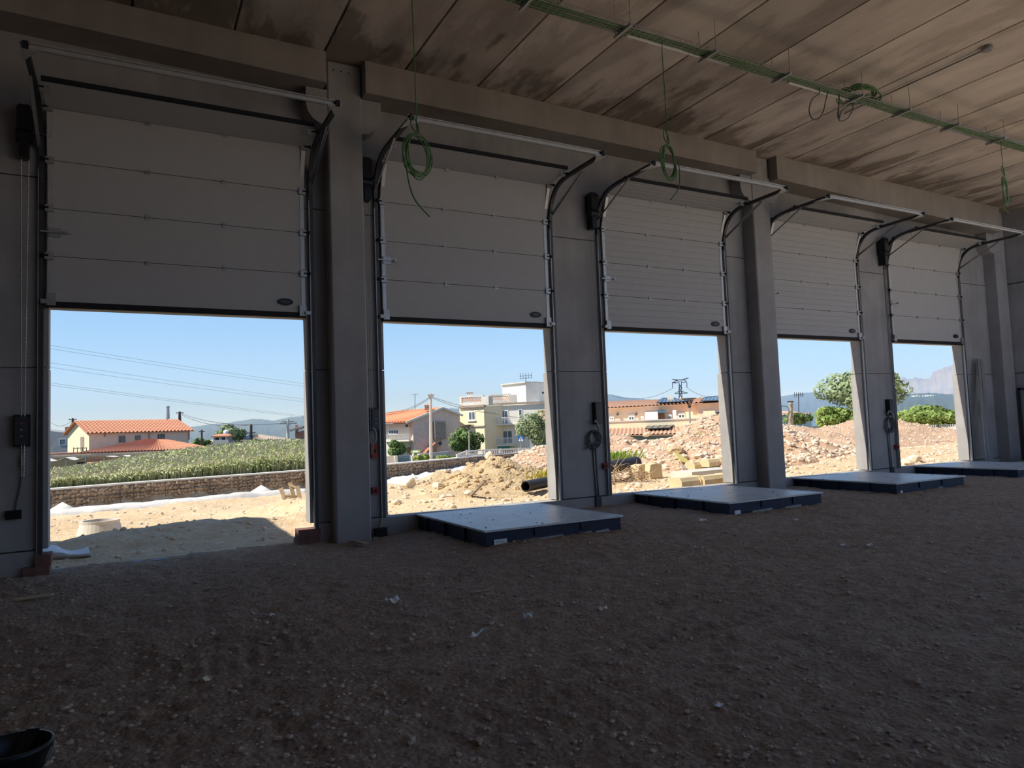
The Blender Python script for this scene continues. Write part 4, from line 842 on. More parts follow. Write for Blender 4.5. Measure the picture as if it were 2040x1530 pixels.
def pole(px, ptop, pbot, d, r, m, lab, cat='pole', name='utility_pole', lean=0, cross=None, group='poles'):
    b = at(px - lean, pbot, d); t = at(px, ptop, d); ro = thing(name, b, lab, cat, group); q = MB(); q.tube([b - Vector((0, 0, 3.5)), b, t], [r * 1.2, r * 1.15, r * .8], 8); q.build('shaft', M[m], ro)
    if cross:
        for f, wdt in cross: c = b.lerp(t, f); q = MB(); q.beam(c - Vector((wdt, 0, 0)), c + Vector((wdt, 0, 0)), .1, .1); q.build('crossarm', M[m], ro)
        for f, wdt in cross[:1]:
            for sg in (-1, 1): q = MB(); q.lathe([(.05, 0), (.07, .05), (.05, .1)], b.lerp(t, f) + Vector((sg * wdt * .85, 0, .05)), 8); q.build('insulator', M['greyconc'], ro)
    return ro
q = pole(334.6, 811.5, 845, 110, .25, 'galv', 'tall pale metal flue rising behind the farmhouse roof', 'flue', 'flue_pipe'); 
o = MB(); o.lathe([(.3, 0), (.3, .12), (.12, .2)], at(334.6, 811.5, 110), 10); o.build('rain_cap', M['galv'], q)
pole(144.8, 833, 872, 105, .16, 'pole', 'dark pole rising behind the gable end of the farmhouse', cross=[(.93, .5)])
pole(358, 820, 846, 104, .2, 'pole', 'dark pole just right of the metal flue, wires leaving it', cross=[(.9, .5)])
pole(402, 856, 893, 95, .13, 'pole', 'short dark pole between farmhouse and round tree', cross=[(.9, .35)])
pole(500.5, 845, 884, 85, .17, 'pole', 'slightly tilted dark pole before the brown hip-roofed house', lean=1, cross=[(.55, .5)])
pole(573.5, 835, 884, 72, .15, 'cpole', 'grey concrete pole with crossarm and lamp near the door jamb', cross=[(.82, .9), (.9, .6)])
# grey neighbour
F = Face((96, 880), 120, (150, 878), 121); h2 = thing('house', F.pt(2, -3), 'grey rendered building at the near edge of the first doorway', 'house')
q = MB(); q.prism([F.pt(-6, -5, 0), F.pt(F.L - .3, -5, 0), F.pt(F.L - .3, F.uz(147, 864)[1], 0), F.pt(-6, F.uz(100, 846)[1], 0)], F.n * -8); q.build('wall', M['greyw'], h2)
q = MB(); u_, z_ = F.uz(*c9(145, 512)); F.quad(q, u_, z_ - 2.2, u_ + 2.2, z_, -2, -.6); q.build('chimney', M['brickred'], h2)
F.window(h2, *c9(110, 605), *c9(165, 655), bars=0)
q = MB(); F.rect(q, *c9(45, 660), *c9(225, 735), 10, 10.5); q.build('terrace_wall', M['cream'], h2)
q = MB(); F.rect(q, *c9(65, 680), *c9(135, 715), 12, 13); q.build('stacked_loungers', M['track'], h2)
# hip-roofed house with panels, brick house at the jamb
F = Face((455, 884), 110, (572, 884), 118); h3 = thing('house', F.pt(4, -3), 'low house with broad grey-brown hip roof and solar panels behind the reeds', 'house')
q = MB(); F.quad(q, 0, -5, F.L, F.uz(500, 880)[1], -10, 0); q.build('wall', M['whitew'], h3)
za = F.uz(500, 878.5)[1]; e0, e1 = F.pt(-.8, za, .6), F.pt(F.L + .8, za, .6); k0_, k1_ = at(508, 866, 117), at(520, 866, 118)
q = MB(); tile_roof(q, e0, e1, k1_, k0_, .5, .05, 8); tile_roof(q, F.pt(-.8, za, -11), e0, k0_, k0_ + Vector((0, .1, 0)), .5, .05, 6); q.build('roof', M['tileD'], h3)
q = MB(); a_, b_ = e0.lerp(k0_, .25), e0.lerp(k0_, .85); c_, d_ = e0.lerp(e1, .34).lerp(k0_, .85), e0.lerp(e1, .34).lerp(k0_, .25); nn = (d_ - a_).cross(b_ - a_).normalized(); nn = nn if nn.z > 0 else -nn; q.hexa([a_ + nn * .1, d_ + nn * .1, c_ + nn * .1, b_ + nn * .1, a_ + nn * .16, d_ + nn * .16, c_ + nn * .16, b_ + nn * .16]); q.build('solar_panel', M['solar'], h3)
F = Face((582, 885), 80, (620, 885), 80.6); h4 = thing('house', F.pt(2, -3), 'brick house with grey roof edge cut by the right jamb of the first door', 'house')
q = MB(); zc = F.uz(600, 852)[1]; q.prism([F.pt(.35, -5, 0), F.pt(6, -5, 0), F.pt(6, zc - 1.8, 0), F.pt(3.0, zc + .1, 0), F.pt(.35, F.uz(584, 862)[1], 0)], F.n * -6); q.build('wall', M['brickred'], h4)
q = MB(); za = F.uz(578, 859)[1]; q.prism([F.pt(-.25, za, .4), F.pt(2.9, zc + .35, .4), F.pt(2.9, zc + .55, .4), F.pt(-.25, za + .2, .4)], F.n * -7); q.build('roof', M['tileD'], h4)
q = MB(); u_, z_ = F.uz(591, 846); F.quad(q, u_ - .16, z_ - 1.2, u_ + .16, z_, -2.4, -2.0); q.build('chimney', M['brickred'], h4)
q = MB(); F.rect(q, *c9(1455, 655), *c9(1500, 760), 18, 18.6); tag(q.build('shed', M['bluegate']), 'small blue-grey shed roof showing in the reeds beside the stone chimney', 'shed')
# ---- trees
def tree(px0, py0, px1, py1, d, m, lab, seed, nleaf=2600, leaf=.16, trunk=True, name='tree', cat='tree', group='trees and bushes beyond the site', lobes=16, squash=.8, ground=None, fl='foliage'):
    a, b = at(px0, (py0 + py1) / 2, d), at(px1, (py0 + py1) / 2, d); t, bo = at((px0 + px1) / 2, py0, d), at((px0 + px1) / 2, py1, d)
    c = (t + bo) / 2; rx = (b - a).length / 2; rz = (t.z - bo.z) / 2; ux = (b - a).normalized(); uy = Vector((-ux.y, ux.x, 0)); rr = random.Random(seed); mb = MB()
    L = []
    for k in range(lobes):
        v = Vector((rr.gauss(0, 1), rr.gauss(0, 1), rr.gauss(0, 1))).normalized() * rr.uniform(.3, .74); L.append((v, rr.uniform(.28, .5)))
    for k in range(nleaf):
        v, r_ = rr.choice(L); n = Vector((rr.gauss(0, 1), rr.gauss(0, 1), rr.gauss(0, 1))).normalized(); p = v + n * r_ * rr.uniform(.75, 1.08)
        if p.length > 1.05: p *= 1.05 / p.length
        w_ = c + ux * p.x * rx + uy * p.y * rx * squash + Vector((0, 0, p.z * rz)); n2 = (n + Vector((rr.uniform(-.7, .7), rr.uniform(-.7, .7), rr.uniform(-.4, .9)))).normalized(); e1 = n2.orthogonal().normalized(); e2 = n2.cross(e1); an = rr.uniform(0, 6.28); e1, e2 = e1 * math.cos(an) + e2 * math.sin(an), e2 * math.cos(an) - e1 * math.sin(an); s_ = leaf * rr.uniform(.6, 1.3)
        mb.add([w_ - e1 * s_, w_ - e2 * s_ * .45, w_ + e1 * s_, w_ + e2 * s_ * .45], [(0, 1, 2, 3)])
    zg = bo.z - .3 if ground is None else ground; root = thing(name, (c.x, c.y, zg), lab, cat, group); mb.build(fl, M[m], root)
    if trunk:
        q = MB(); q.tube([(c.x, c.y, zg - 3.5), (c.x + .05, c.y, c.z - rz * .3), (c.x, c.y, c.z + rz * .3)], [rx * .1, rx * .07, rx * .03], 8); 
        for v, r_ in L[:6]: w_ = c + ux * v.x * rx + uy * v.y * rx * squash + Vector((0, 0, v.z * rz)); q.tube([(c.x, c.y, c.z - rz * .4), w_], [rx * .04, rx * .012], 6)
        q.build('trunk', M['bark'], root)
    return root
tree(*c9(1310, 497), *c9(1570, 640), 105, 'tlight', 'round pale green tree behind the stubby stone chimney', 1, 2600, .28)
tree(*c9(1135, 600), *c9(1290, 660), 110, 'tgreen', 'low dark bushes right of the farmhouse', 2, 900, .3, False, 'bush', 'bush')
tree(*c9(1540, 600), *c9(2010, 680), 52, 'tgreen', 'dark leafy scrub rising above the reeds near the jamb', 9, 1500, .2, False, 'bush', 'bush')
tree(*c10(60, 760), *c10(260, 960), 60, 'tgreen', 'leafy bright tree at the near jamb of the second door, before the balcony house', 3, 2600, .16, ground=-.8)
tree(*c10(672, 625), *c10(1090, 930), 66, 'tgreen', 'bushy green tree between the balcony house and the white block, behind the street lamp', 4, 5200, .17, ground=-1)
tree(*c10(1415, 430), *c10(1790, 870), 66, 'tlight', 'tall airy tree hiding the corner of the white block by the jamb', 5, 5200, .15, ground=-1, lobes=22)
for k, (a_, b_, lb) in enumerate((((330, 925), (520, 1010), 'rounded green bush between blue gate and concrete pole'), ((560, 940), (790, 985), 'low green hedge right of the concrete pole'))): tree(*c10(*a_), *c10(*b_), 42, 'thedge', lb, 20 + k, 1500, .1, False, 'bush', 'bush', ground=0)
tree(*c12(485, 165), *c12(1480, 660), 88, 'tlight', 'big airy grey-green tree behind the last pillar-width wall, tallest of all', 6, 9000, .3, ground=-3, lobes=34)
tree(*c12(385, 545), *c12(960, 830), 46, 'thedge', 'thick yellow-green hedge bush seen through the fourth door', 7, 6500, .16, False, 'bush', 'bush', ground=0, lobes=22)
tree(*c12(1180, 575), *c12(1960, 800), 46, 'thedge', 'long yellow-green hedge behind the wire fence, seen through the fifth door', 8, 7500, .16, False, 'hedge', 'hedge', ground=0, lobes=26)
tree(*c12(90, 640), *c12(400, 760), 62, 'tgreen', 'darker low scrub behind the wooden pole', 10, 1600, .22, False, 'bush', 'bush', ground=-.5)
# ---- balcony house with orange roof
D = 92
F = Face(c10(335, 800), D, c10(832, 800), D + 3)
hb = thing('house', F.pt(4, -3.5), 'pinkish house with bright orange roof and outside stair, seen through the second door', 'house')
z0 = -5; apu, apz = F.uz(*c10(632, 440)); _, el_ = F.uz(*c10(300, 585)); _, er_ = F.uz(*c10(828, 512)); uL = 0; uR = F.L
q = MB(); q.prism([F.pt(uL, z0), F.pt(uR, z0), F.pt(uR, er_), F.pt(apu, apz), F.pt(uL, el_ + .45)], F.n * -9); q.build('wall', M['rosew'], hb)
q = MB(); q.beam(F.pt(apu, apz + .05, .25), F.pt(uL - 1.0, el_ - .05, .25), .5, .25); q.beam(F.pt(apu, apz + .05, .25), F.pt(uR + .3, er_ - .05, .25), .5, .2); q.build('verge', M['whitew'], hb)
rg = F.n * -9
La = at(*c10(40, 590), D + 6); F5 = Face(c10(20, 700), D + 2.2, c10(335, 700), D + .4)
q = MB(); F5.quad(q, -4, -5, F5.L, F5.uz(*c10(200, 600))[1], -7, -.6); q.build('front_wall', M['whitew'], hb)
q = MB(); tile_roof(q, F5.pt(-5, F5.uz(*c10(60, 588))[1], .4), F.pt(uL - 1.0, el_ + .05, .35), F.pt(apu, apz + .15, .3) , at(*c10(140, 470), D + 9), .45, .05, 9); q.build('roof', M['tileB'], hb)
for X0, Y0_, X1, Y1, b_ in ((75, 665, 180, 715, 3),): F5.window(hb, *c10(X0, Y0_), *c10(X1, Y1), bars=b_, w=.1)
q = MB(); F5.rect(q, *c10(20, 775), *c10(330, 790), -.6, 1.0); q.build('balcony_slab', M['whitew'], hb)
q = MB(); F5.rect(q, *c10(20, 712), *c10(330, 716), .9, 1.0)
for X in range(20, 331, 14): F5.rect(q, *c10(X - 1, 712), *c10(X + 1, 775), .93, .98)
q.build('balcony_railing', M['rail'], hb)
q = MB(); F5.rect(q, *c10(255, 850), *c10(315, 915), -.4, -.3); q.build('garage_door', M['brickred'], hb)
q = MB(); F.rect(q, *c10(540, 580), *c10(655, 765), 0, .8); q.build('stair_porch', M['oldwood'], hb)
F.window(hb, *c10(545, 610), *c10(600, 755), bars=1, fr='dark', name='porch_window')
u_, z_ = F.uz(*c10(655, 790)); q = MB()
for k in range(10): ua, za = F.uz(*c10(430 + 11 * k, 905 - 11 * k)); ub, zb = F.uz(*c10(442 + 11 * k, 895 - 11 * k)); F.quad(q, ua, -4.5, ub, zb, .2, 1.4)
q.build('outside_stair', M['tileA'], hb)
q = MB(); F.rect(q, *c10(580, 785), *c10(625, 830), .1, .5); o = q.build('air_conditioner', M['frame'], hb)
c_ = F.pt(*F.uz(*c10(602, 808)), .5); q = MB(); q.lathe([(.28, 0), (.28, .03)], c_, 14, F.n); q.build('fan_grille', M['track'], o)
chimney_px(*c10(452, 398), *c10(508, 462), D + 1, hb, 'tileB', 'brickred')
for X, Y_, lb in ((250, 625, 0), (305, 628, 0)): q = MB(); F5.rect(q, *c10(X - 8, Y_ - 12), *c10(X + 8, Y_ + 12), -.5, -.2); q.build('wall_lamp', M['track'], hb)
q = MB(); a_ = at(*c10(352, 450), D); b_ = at(*c10(352, 288), D); q.tube([a_, b_], .035, 5); q.beam(b_ - Vector((.45, 0, .1)), b_ + Vector((.45, 0, -.1)), .04, .04); tag(q.build('roof_aerial', M['track']), 'thin roof aerial above the orange roof', 'aerial', 'roof aerials')
# ---- white block of flats
D = 97
F = Face(c10(828, 700), D, c10(1085, 700), D - 2.5)                    # bright front bay
hw = thing('apartment_house', F.pt(4, -3.5), 'cream three-storey house with balconies and lattice parapet, seen through the second door', 'house')
zt = F.uz(*c10(955, 425))[1]; q = MB(); F.quad(q, 0, -6, F.L, zt, -9, 0); q.build('front_bay', M['cream'], hw)
G = Face(c10(1085, 700), D + 1.2, c10(1535, 690), D + .5); q = MB(); G.quad(q, -.3, -6, G.L + 9, zt + .1, -8, 0); q.build('wall', M['whitew'], hw)
q = MB(); F.rect(q, *c10(822, 408), *c10(1090, 432), -.2, .3); F.rect(q, *c10(828, 625), *c10(1088, 640), -.1, .15); G.quad(q, -.3, G.uz(*c10(1250, 408))[1], G.L + 9, G.uz(*c10(1250, 385))[1], -.1, .35); q.build('cornice', M['oldwood'], hw)
for X0, X1, Y0_, Y1, FF in ((838, 1060, 318, 402, F), (1145, 1345, 298, 388, G)):
    q = MB(); FF.rect(q, *c10(X0 - 14, Y0_ - 8), *c10(X1 + 14, Y0_ + 4), -.2, .1); FF.rect(q, *c10(X0 - 14, Y1 - 26), *c10(X1 + 14, Y1 + 8), -.15, .05)
    FF.rect(q, *c10(X0 - 14, Y0_), *c10(X0 + 8, Y1), -.2, .08); FF.rect(q, *c10(X1 - 4, Y0_), *c10(X1 + 72, Y1 + 4), -.8, .12); o = q.build('parapet', M['greyconc'], hw)
    q = MB(); n_ = 11
    for k in range(n_):
        xa = X0 + 8 + (X1 - X0 - 12) * k / n_; xb = X0 + 8 + (X1 - X0 - 12) * (k + 1) / n_
        for y_a, y_b in ((Y0_ + 6, Y1 - 28), (Y1 - 28, Y0_ + 6)): ua, za = FF.uz(*c10(xa, y_a)); ub, zb = FF.uz(*c10(xb, y_b)); q.beam(FF.pt(ua, za, -.05), FF.pt(ub, zb, -.05), .08, .08)
    q.build('parapet_lattice', M['tileC'], o)
T = Face(c10(1523, 380), D + 2, c10(1760, 380), D + 5); T2 = Face(c10(1404, 370), D + 6, c10(1523, 380), D + 2)
q = MB(); ztp = T.uz(*c10(1523, 172))[1]; q.prism([T.pt(0, zt - 1), T.pt(T.L, zt - 1), T.pt(T.L, ztp), T.pt(0, ztp)], T.n * -5); q.prism([T2.pt(0, zt - 1), T2.pt(T2.L, zt - 1), T2.pt(T2.L, ztp), T2.pt(0, ztp - .35)], T2.n * -2); q.build('stair_tower', M['whitew'], hw)
q = MB(); T.quad(q, -.3, ztp, T.L, ztp + .15, -5, .2); q.prism([T2.pt(-.3, ztp - .36, .2), T2.pt(T2.L, ztp, .2), T2.pt(T2.L, ztp + .15, .2), T2.pt(-.3, ztp - .2, .2)], T2.n * -2); q.build('tower_cornice', M['greyconc'], hw)
T.window(hw, *c10(1688, 268), *c10(1706, 286), bars=0, fr='dark', name='tower_window'); T2.window(hw, *c10(1445, 242), *c10(1462, 284), bars=0, fr='track', name='tower_window')
F.window(hw, *c10(915, 473), *c10(990, 568), bars=1, w=.12)
q = MB(); F.rect(q, *c10(908, 568), *c10(996, 577), 0, .2); q.build('window_sill', M['frame'], hw)
for X0, Y0_, X1, Y1, b_ in ((1258, 460, 1335, 610, 1), (1440, 448, 1482, 550, 0), (1222, 672, 1380, 815, 2)): G.window(hw, *c10(X0, Y0_), *c10(X1, Y1), bars=b_, w=.12, name='balcony_door')
for X0, X1, ys_, yr in ((1138, 1435, 605, 540), (1130, 1400, 822, 752)):
    q = MB(); G.rect(q, *c10(X0, ys_), *c10(X1, ys_ + 14), -.2, 1.5); o = q.build('balcony', M['whitew'], hw)
    q = MB(); G.rect(q, *c10(X0, yr - 4), *c10(X1, yr + 5), 1.4, 1.48)
    for k in range(26): x_ = X0 + (X1 - X0) * k / 25; G.rect(q, *c10(x_ - 1.9, yr), *c10(x_ + 1.9, ys_), 1.42, 1.46)
    q.build('railing', M['rail'], o)
q = MB(); G.rect(q, *c10(1140, 842), *c10(1345, 868), .2, 1.3); q.build('green_awning', M['greengate'], hw)
G.window(hw, *c10(1240, 875), *c10(1385, 915), bars=6, fr='pole', name='barred_window')
for X, Y_ in ((1190, 436), (1203, 648)): q = MB(); q.lathe([(.06, .25), (.16, .1), (.2, -.1), (.1, -.3)], G.pt(*G.uz(*c10(X, Y_)), .5), 8); q.build('hanging_lantern', M['brickred'], hw)
chimney_px(*c10(893, 270), *c10(962, 318), D + 4, hw, 'tileA', 'frame'); chimney_px(*c10(1372, 266), *c10(1402, 290), D + 6, hw, 'tileA', 'frame')
q = MB(); b_ = at(*c10(1517, 90), D + 3); q.tube([at(*c10(1517, 172), D + 3), b_], .04, 5)
for dz in (0, -.35): q.beam(b_ + Vector((-1.1, -.2, dz - .2)), b_ + Vector((1.1, .2, dz)), .05, .05)
for k in range(5): c_ = b_ + Vector((-.9 + .45 * k, 0, -.1)); q.beam(c_ - Vector((0, 0, .4)), c_ + Vector((0, 0, .4)), .04, .04)
tag(q.build('roof_aerial', M['track']), 'comb-shaped roof aerial on the white stair tower', 'aerial', 'roof aerials')
# ---- street furniture behind the gabions
pc = pole(*[c10(515, 0)[0]], c10(0, 285)[1], c10(0, 1000)[1], 44, .105, 'cpole', 'pale concrete utility pole standing before the orange-roofed house', lean=-1.2, cross=[(.965, .2)])
lp = thing('street_lamp', at(*c10(923, 945), 52), 'street lamp with flat dark head before the bushy green tree', 'street lamp'); a_ = at(*c10(923, 950), 52); b_ = at(*c10(918, 625), 52)
q = MB(); q.tube([a_ - Vector((0, 0, 3)), a_, b_], [.06, .06, .045], 8); q.build('post', M['galv'], lp); q = MB(); q.lathe([(.05, -.28), (.12, -.1), (.16, .02)], b_, 10); q.build('lantern', M['track'], lp); q = MB(); q.lathe([(.05, .1), (.42, .06), (.42, .02), (.1, .0)], b_, 16); q.build('canopy_disc', M['pole'], lp)
sg_ = thing('road_sign', at(*c10(1461, 915), 60), 'blue square pedestrian crossing sign on a thin post', 'road sign'); a_ = at(*c10(1461, 920), 60); b_ = at(*c10(1461, 735), 60)
q = MB(); q.tube([a_ - Vector((0, 0, 3)), b_], .035, 6); q.build('post', M['galv'], sg_)
S = Face(c10(1437, 795), 59.9, c10(1493, 795), 59.9); q = MB(); S.rect(q, *c10(1437, 729), *c10(1493, 792), 0, .03); pl = q.build('sign_plate', M['signblue'], sg_)
q = MB(); v3 = [S.pt(*S.uz(*c10(x, y)), .034) for x, y in ((1465, 735), (1490, 785), (1441, 785))]; q.prism(v3, S.n * .004); tr = q.build('white_triangle', M['frame'], pl)
q = MB()
def sb_(pts, w_): 
    P_ = [S.pt(*S.uz(*c10(x, y)), .041) for x, y in pts]
    for a, b in zip(P_[:-1], P_[1:]): q.beam(a, b, w_, .006, S.n)
sb_([(1465, 753), (1464, 768)], .06); sb_([(1464, 768), (1470, 781)], .035); sb_([(1464, 768), (1457, 781)], .035); sb_([(1465, 757), (1473, 766)], .03); sb_([(1465, 757), (1457, 765)], .03); q.lathe([(.035, 0), (.035, .004)], S.pt(*S.uz(*c10(1466, 748)), .040), 10, S.n)
q.build('walking_figure', M['pole'], tr)
gt = thing('yard_gate', at(*c10(240, 1030), 46), 'blue slatted yard gate between white posts beyond the gabions', 'gate'); K = Face(c10(60, 1030), 46, c10(340, 1020), 47)
q = MB()
for k in range(6): K.rect(q, *c10(160, 945 + 15 * k), *c10(305, 957 + 15 * k), 0, .05)
q.build('slats', M['bluegate'], gt)
for X0, X1 in ((130, 158), (306, 322)): q = MB(); K.rect(q, *c10(X0, 938), *c10(X1, 1045), -.1, .2); q.build('gate_post', M['whitew'], gt)
q = MB(); K.rect(q, *c10(40, 940), *c10(130, 1050), -.1, .1); tag(q.build('yard_wall', M['whitew']), 'white yard wall left of the blue gate', 'wall')
K2 = Face(c10(560, 960), 60, c10(720, 950), 62); q = MB(); K2.rect(q, *c10(400, 905), *c10(720, 1000), -.2, 0); tag(q.build('yard_wall', M['greyconc']), 'pale garden wall below the outside stair', 'wall')
q = MB(); K3 = Face(c10(308, 890), 55, c10(408, 890), 55); K3.rect(q, *c10(308, 880), *c10(408, 908), 0, .05); hd_ = tag(q.build('banner', M['weed']), 'pale green banner on the fence beside the blue gate', 'banner')
q = MB(); K3.rect(q, *c10(330, 884), *c10(386, 904), .05, .056); q.build('banner_panel', M['frame'], hd_)
q = MB(); K3.rect(q, *c10(348, 870), *c10(364, 1010), -.15, .0); tag(q.build('fence_post', M['greengate']), 'dark green post in front of the banner', 'post')
fr = thing('street_railing', at(*c10(1000, 950), 45), 'pale metal street railing along the top of the gabions', 'railing')
q = MB(); pts_ = [((795, 930), (795, 965)), ((900, 890), (900, 955)), ((1065, 882), (1065, 945)), ((1250, 872), (1250, 935)), ((1450, 865), (1450, 925)), ((1600, 860), (1600, 915))]; PP = [(at(*c10(*a), (gpx(*c10(*b), -.1).y + gpx(*c10(*b), -.1).x * .54) * .876), None) for a, b in pts_]; PP = [(ony(*c10(*a), gpx(*c10(*b), -.12).y), gpx(*c10(*b), -.12)) for a, b in pts_]
for (t0, b0_), (t1, b1_) in zip(PP[:-1], PP[1:]):
    q.beam(t0, t1, .07, .07); q.beam(b0_ + Vector((0, 0, .1)), b1_ + Vector((0, 0, .1)), .05, .05); n_ = int((t1 - t0).length / .16)
    for k in range(n_): q.beam(b0_.lerp(b1_, k / n_), t0.lerp(t1, k / n_), .03, .03)
q.build('bars', M['rail'], fr)
for t0, b0_ in PP: q = MB(); q.beam(b0_ - Vector((0, 0, .4)), t0 + Vector((0, 0, .05)), .09, .09); q.build('post', M['rail'], fr)
q = MB(); K4 = Face(c10(1168, 910), 50, c10(1196, 910), 50); K4.rect(q, *c10(1168, 888), *c10(1194, 915), 0, .03); tag(q.build('small_sign', M['red']), 'small red and white plate on the street railing', 'sign')
# ---- long peach terrace seen through the third door
D = 82
F = Face(c11(60, 620), D, c11(1210, 590), D - 2); lh = thing('row_house', F.pt(6, -4), 'long peach row house with tiled roof and solar panels, seen through the third door', 'house')
q = MB(); zt = F.uz(*c11(600, 430))[1]; F.quad(q, -8, -6, F.L, zt, -9, 0); q.build('wall', M['pink'], lh)
F6 = Face(c11(1210, 590), D - 4.5, c11(1900, 570), D - 6); q = MB(); F6.quad(q, 0, -6, F6.L, F6.uz(*c11(1400, 405))[1], -10, 0); q.build('projecting_wall', M['pink'], lh)
q = MB(); e0 = F.pt(-8, F.uz(*c11(90, 465))[1] - .05, .6); e1 = F.pt(F.L + .2, F.uz(*c11(1200, 405))[1], .6); k0_ = at(*c11(-60, 400), D + 9); k1_ = at(*c11(760, 335), D + 9); k2_ = at(*c11(1250, 338), D + 8)
tile_roof(q, e0, e1, k2_, k0_ + Vector((0, 0, .1)), .42, .07, 9)
tile_roof(q, F6.pt(-.6, F6.uz(*c11(1240, 400))[1], .6), F6.pt(F6.L, F6.uz(*c11(1500, 385))[1], .6), at(*c11(1700, 318), D + 3), at(*c11(1240, 335), D + 3), .42, .07, 9); q.build('roof', M['tileC'], lh)
def panel_on(par, pts, d, nm='solar_panel', nx=6):
    a, b, c, e = [at(*c11(*p), dd) for p, dd in zip(pts, d)]; n = (b - a).cross(e - a).normalized(); n = n if n.z > 0 else -n; q = MB(); q.hexa([a, b, c, e, a + n * .06, b + n * .06, c + n * .06, e + n * .06]); o = q.build(nm, M['solar'], par); q = MB()
    for k in range(nx + 1): t = k / nx; q.beam(a.lerp(b, t) + n * .07, e.lerp(c, t) + n * .07, .05, .02)
    q.beam(a + n * .07, b + n * .07, .06, .03); q.beam(e + n * .07, c + n * .07, .06, .03); q.build('panel_frame', M['track'], o)
panel_on(lh, ((690, 402), (1000, 388), (935, 342), (765, 342)), (D - .9, D - 1.2, D + 6, D + 6)); panel_on(lh, ((985, 388), (1160, 370), (1120, 360), (1010, 365)), (D - 1, D - 1.2, D + 2, D + 2), nx=3); panel_on(lh, ((1250, 382), (1560, 372), (1560, 318), (1300, 335)), (D - 5.4, D - 6.4, D + 1, D + 1))
for X0, Y0_, X1, Y1 in ((90, 560, 146, 628), (330, 545, 408, 625), (488, 570, 524, 620), (962, 520, 1050, 598), (810, 545, 880, 608)): F.window(lh, *c11(X0, Y0_), *c11(X1, Y1), bars=1 if X1 - X0 > 40 else 0, w=.12); q = MB(); F.rect(q, *c11(X0, Y0_), *c11(X1, Y0_ + (Y1 - Y0_) * .45), .03, .1); q.build('roller_blind', M['frame'], lh)
F6.window(lh, *c11(1430, 500), *c11(1520, 560), bars=0, w=.12)
q = MB(); F.rect(q, *c11(700, 500), *c11(800, 530), 0, 2.2); q.build('lean_to_roof', M['bluegate'], lh)
q = MB(); F.rect(q, *c11(710, 535), *c11(790, 612), 0, .15); q.build('brick_niche', M['brickred'], lh)
q = MB(); F.rect(q, *c11(545, 518), *c11(705, 620), .1, 2.2); q.build('white_screen', M['frame'], lh)
q = MB(); F.quad(q, -8, -6, F.L, F.uz(*c11(500, 632))[1], .2, 4); q.build('terrace', M['cream'], lh)
q = MB(); zt = F.uz(*c11(500, 632))[1]; F.quad(q, -8, zt, F.L, zt + .12, 3.8, 4.1); q.build('terrace_edge', M['greyconc'], lh)
q = MB(); tile_roof(q, F.pt(-8, F.uz(*c11(150, 758))[1] - .25, 8), F.pt(F.L, F.uz(*c11(1000, 735))[1] - .4, 8), F.pt(F.L, F.uz(*c11(1000, 690))[1] - .1, 4.05), F.pt(-8, F.uz(*c11(150, 700))[1] - .1, 4.05), .42, .07, 5); q.build('porch_roof', M['tileC'], lh)
q = MB(); F.quad(q, -8, -6, F.L, F.uz(*c11(500, 752))[1] - .4, 4, 7); q.build('porch_wall', M['greyw'], lh)
panel_on(lh, ((545, 735), (840, 722), (930, 672), (590, 685)), (D - 7.2, D - 7.6, D - 4.6, D - 4.2), 'solar_panel', 4)
q = MB(); F.rect(q, *c11(838, 288), *c11(918, 345), -6, -4.5); q.build('chimney', M['whitew'], lh)
for X in (195, 430): q = MB(); q.lathe([(.05, .2), (.14, .05), (.12, -.15)], F.pt(*F.uz(*c11(X, 542)), .3), 8); q.build('wall_lantern', M['track'], lh)
q = MB(); F.rect(q, *c11(890, 495), *c11(935, 602), 1.0, 1.4); q.build('white_arch_post', M['frame'], lh)
q = MB(); F.rect(q, *c11(1050, 515), *c11(1140, 590), 1.5, 1.7); F6.rect(q, *c11(1280, 500), *c11(1430, 560), .4, .6); q.build('terrace_parapet', M['cream'], lh)
lp = thing('street_lamp', at(*c11(1112, 570), 40), 'street lamp with upturned dark arms before the peach row house', 'street lamp'); a_ = at(*c11(1112, 640), 40); b_ = at(*c11(1106, 455), 40)
q = MB(); q.tube([a_ - Vector((0, 0, 2)), b_], .045, 8); q.build('post', M['galv'], lp); q = MB()
for sx in (-.3, -.1, .1, .3): q.tube([b_, b_ + Vector((sx * .5, 0, .2)), b_ + Vector((sx * 1.1, 0, .5))], .02, 5)
q.lathe([(.05, -.05), (.1, .06), (.05, .1)], b_, 8); q.build('arms', M['pole'], lp)
q = MB(); q.lathe([(.36, .52), (.40, .50), (.40, .47), (.3, .46)], b_, 14); q.build('head', M['pole'], lp)
# ---- lattice pylon
D = 420; py_ = thing('pylon', at(*c11(995, 340), D), 'thin lattice electricity pylon far behind the peach row house', 'pylon'); q = MB()
P_ = lambda X, Y_: at(*c11(X, Y_), D)
for X0, Y0_, X1, Y1 in ((975, 330, 975, 140), (1012, 330, 1003, 130), (885, 100, 985, 125), (985, 125, 1095, 82), (890, 140, 960, 115), (1040, 105, 1070, 135), (890, 140, 975, 138), (1070, 133, 1003, 138), (890, 140, 893, 215), (1072, 135, 1075, 205), (890, 140, 940, 152), (920, 282, 980, 248), (1085, 275, 1003, 252), (920, 282, 1080, 275), (975, 330, 1006, 270), (1010, 330, 977, 270), (977, 270, 1005, 215), (1006, 270, 977, 215), (977, 215, 1004, 165), (1005, 215, 976, 165), (885, 100, 960, 108), (1095, 82, 1010, 104), (960, 108, 1010, 104)): q.beam(P_(X0, Y0_), P_(X1, Y1), .34, .34)

for X in (975, 1010): p = P_(X, 330); q.beam(p, Vector((p.x, p.y, -16)), .34, .34)
q.build('lattice', M['track'], py_)
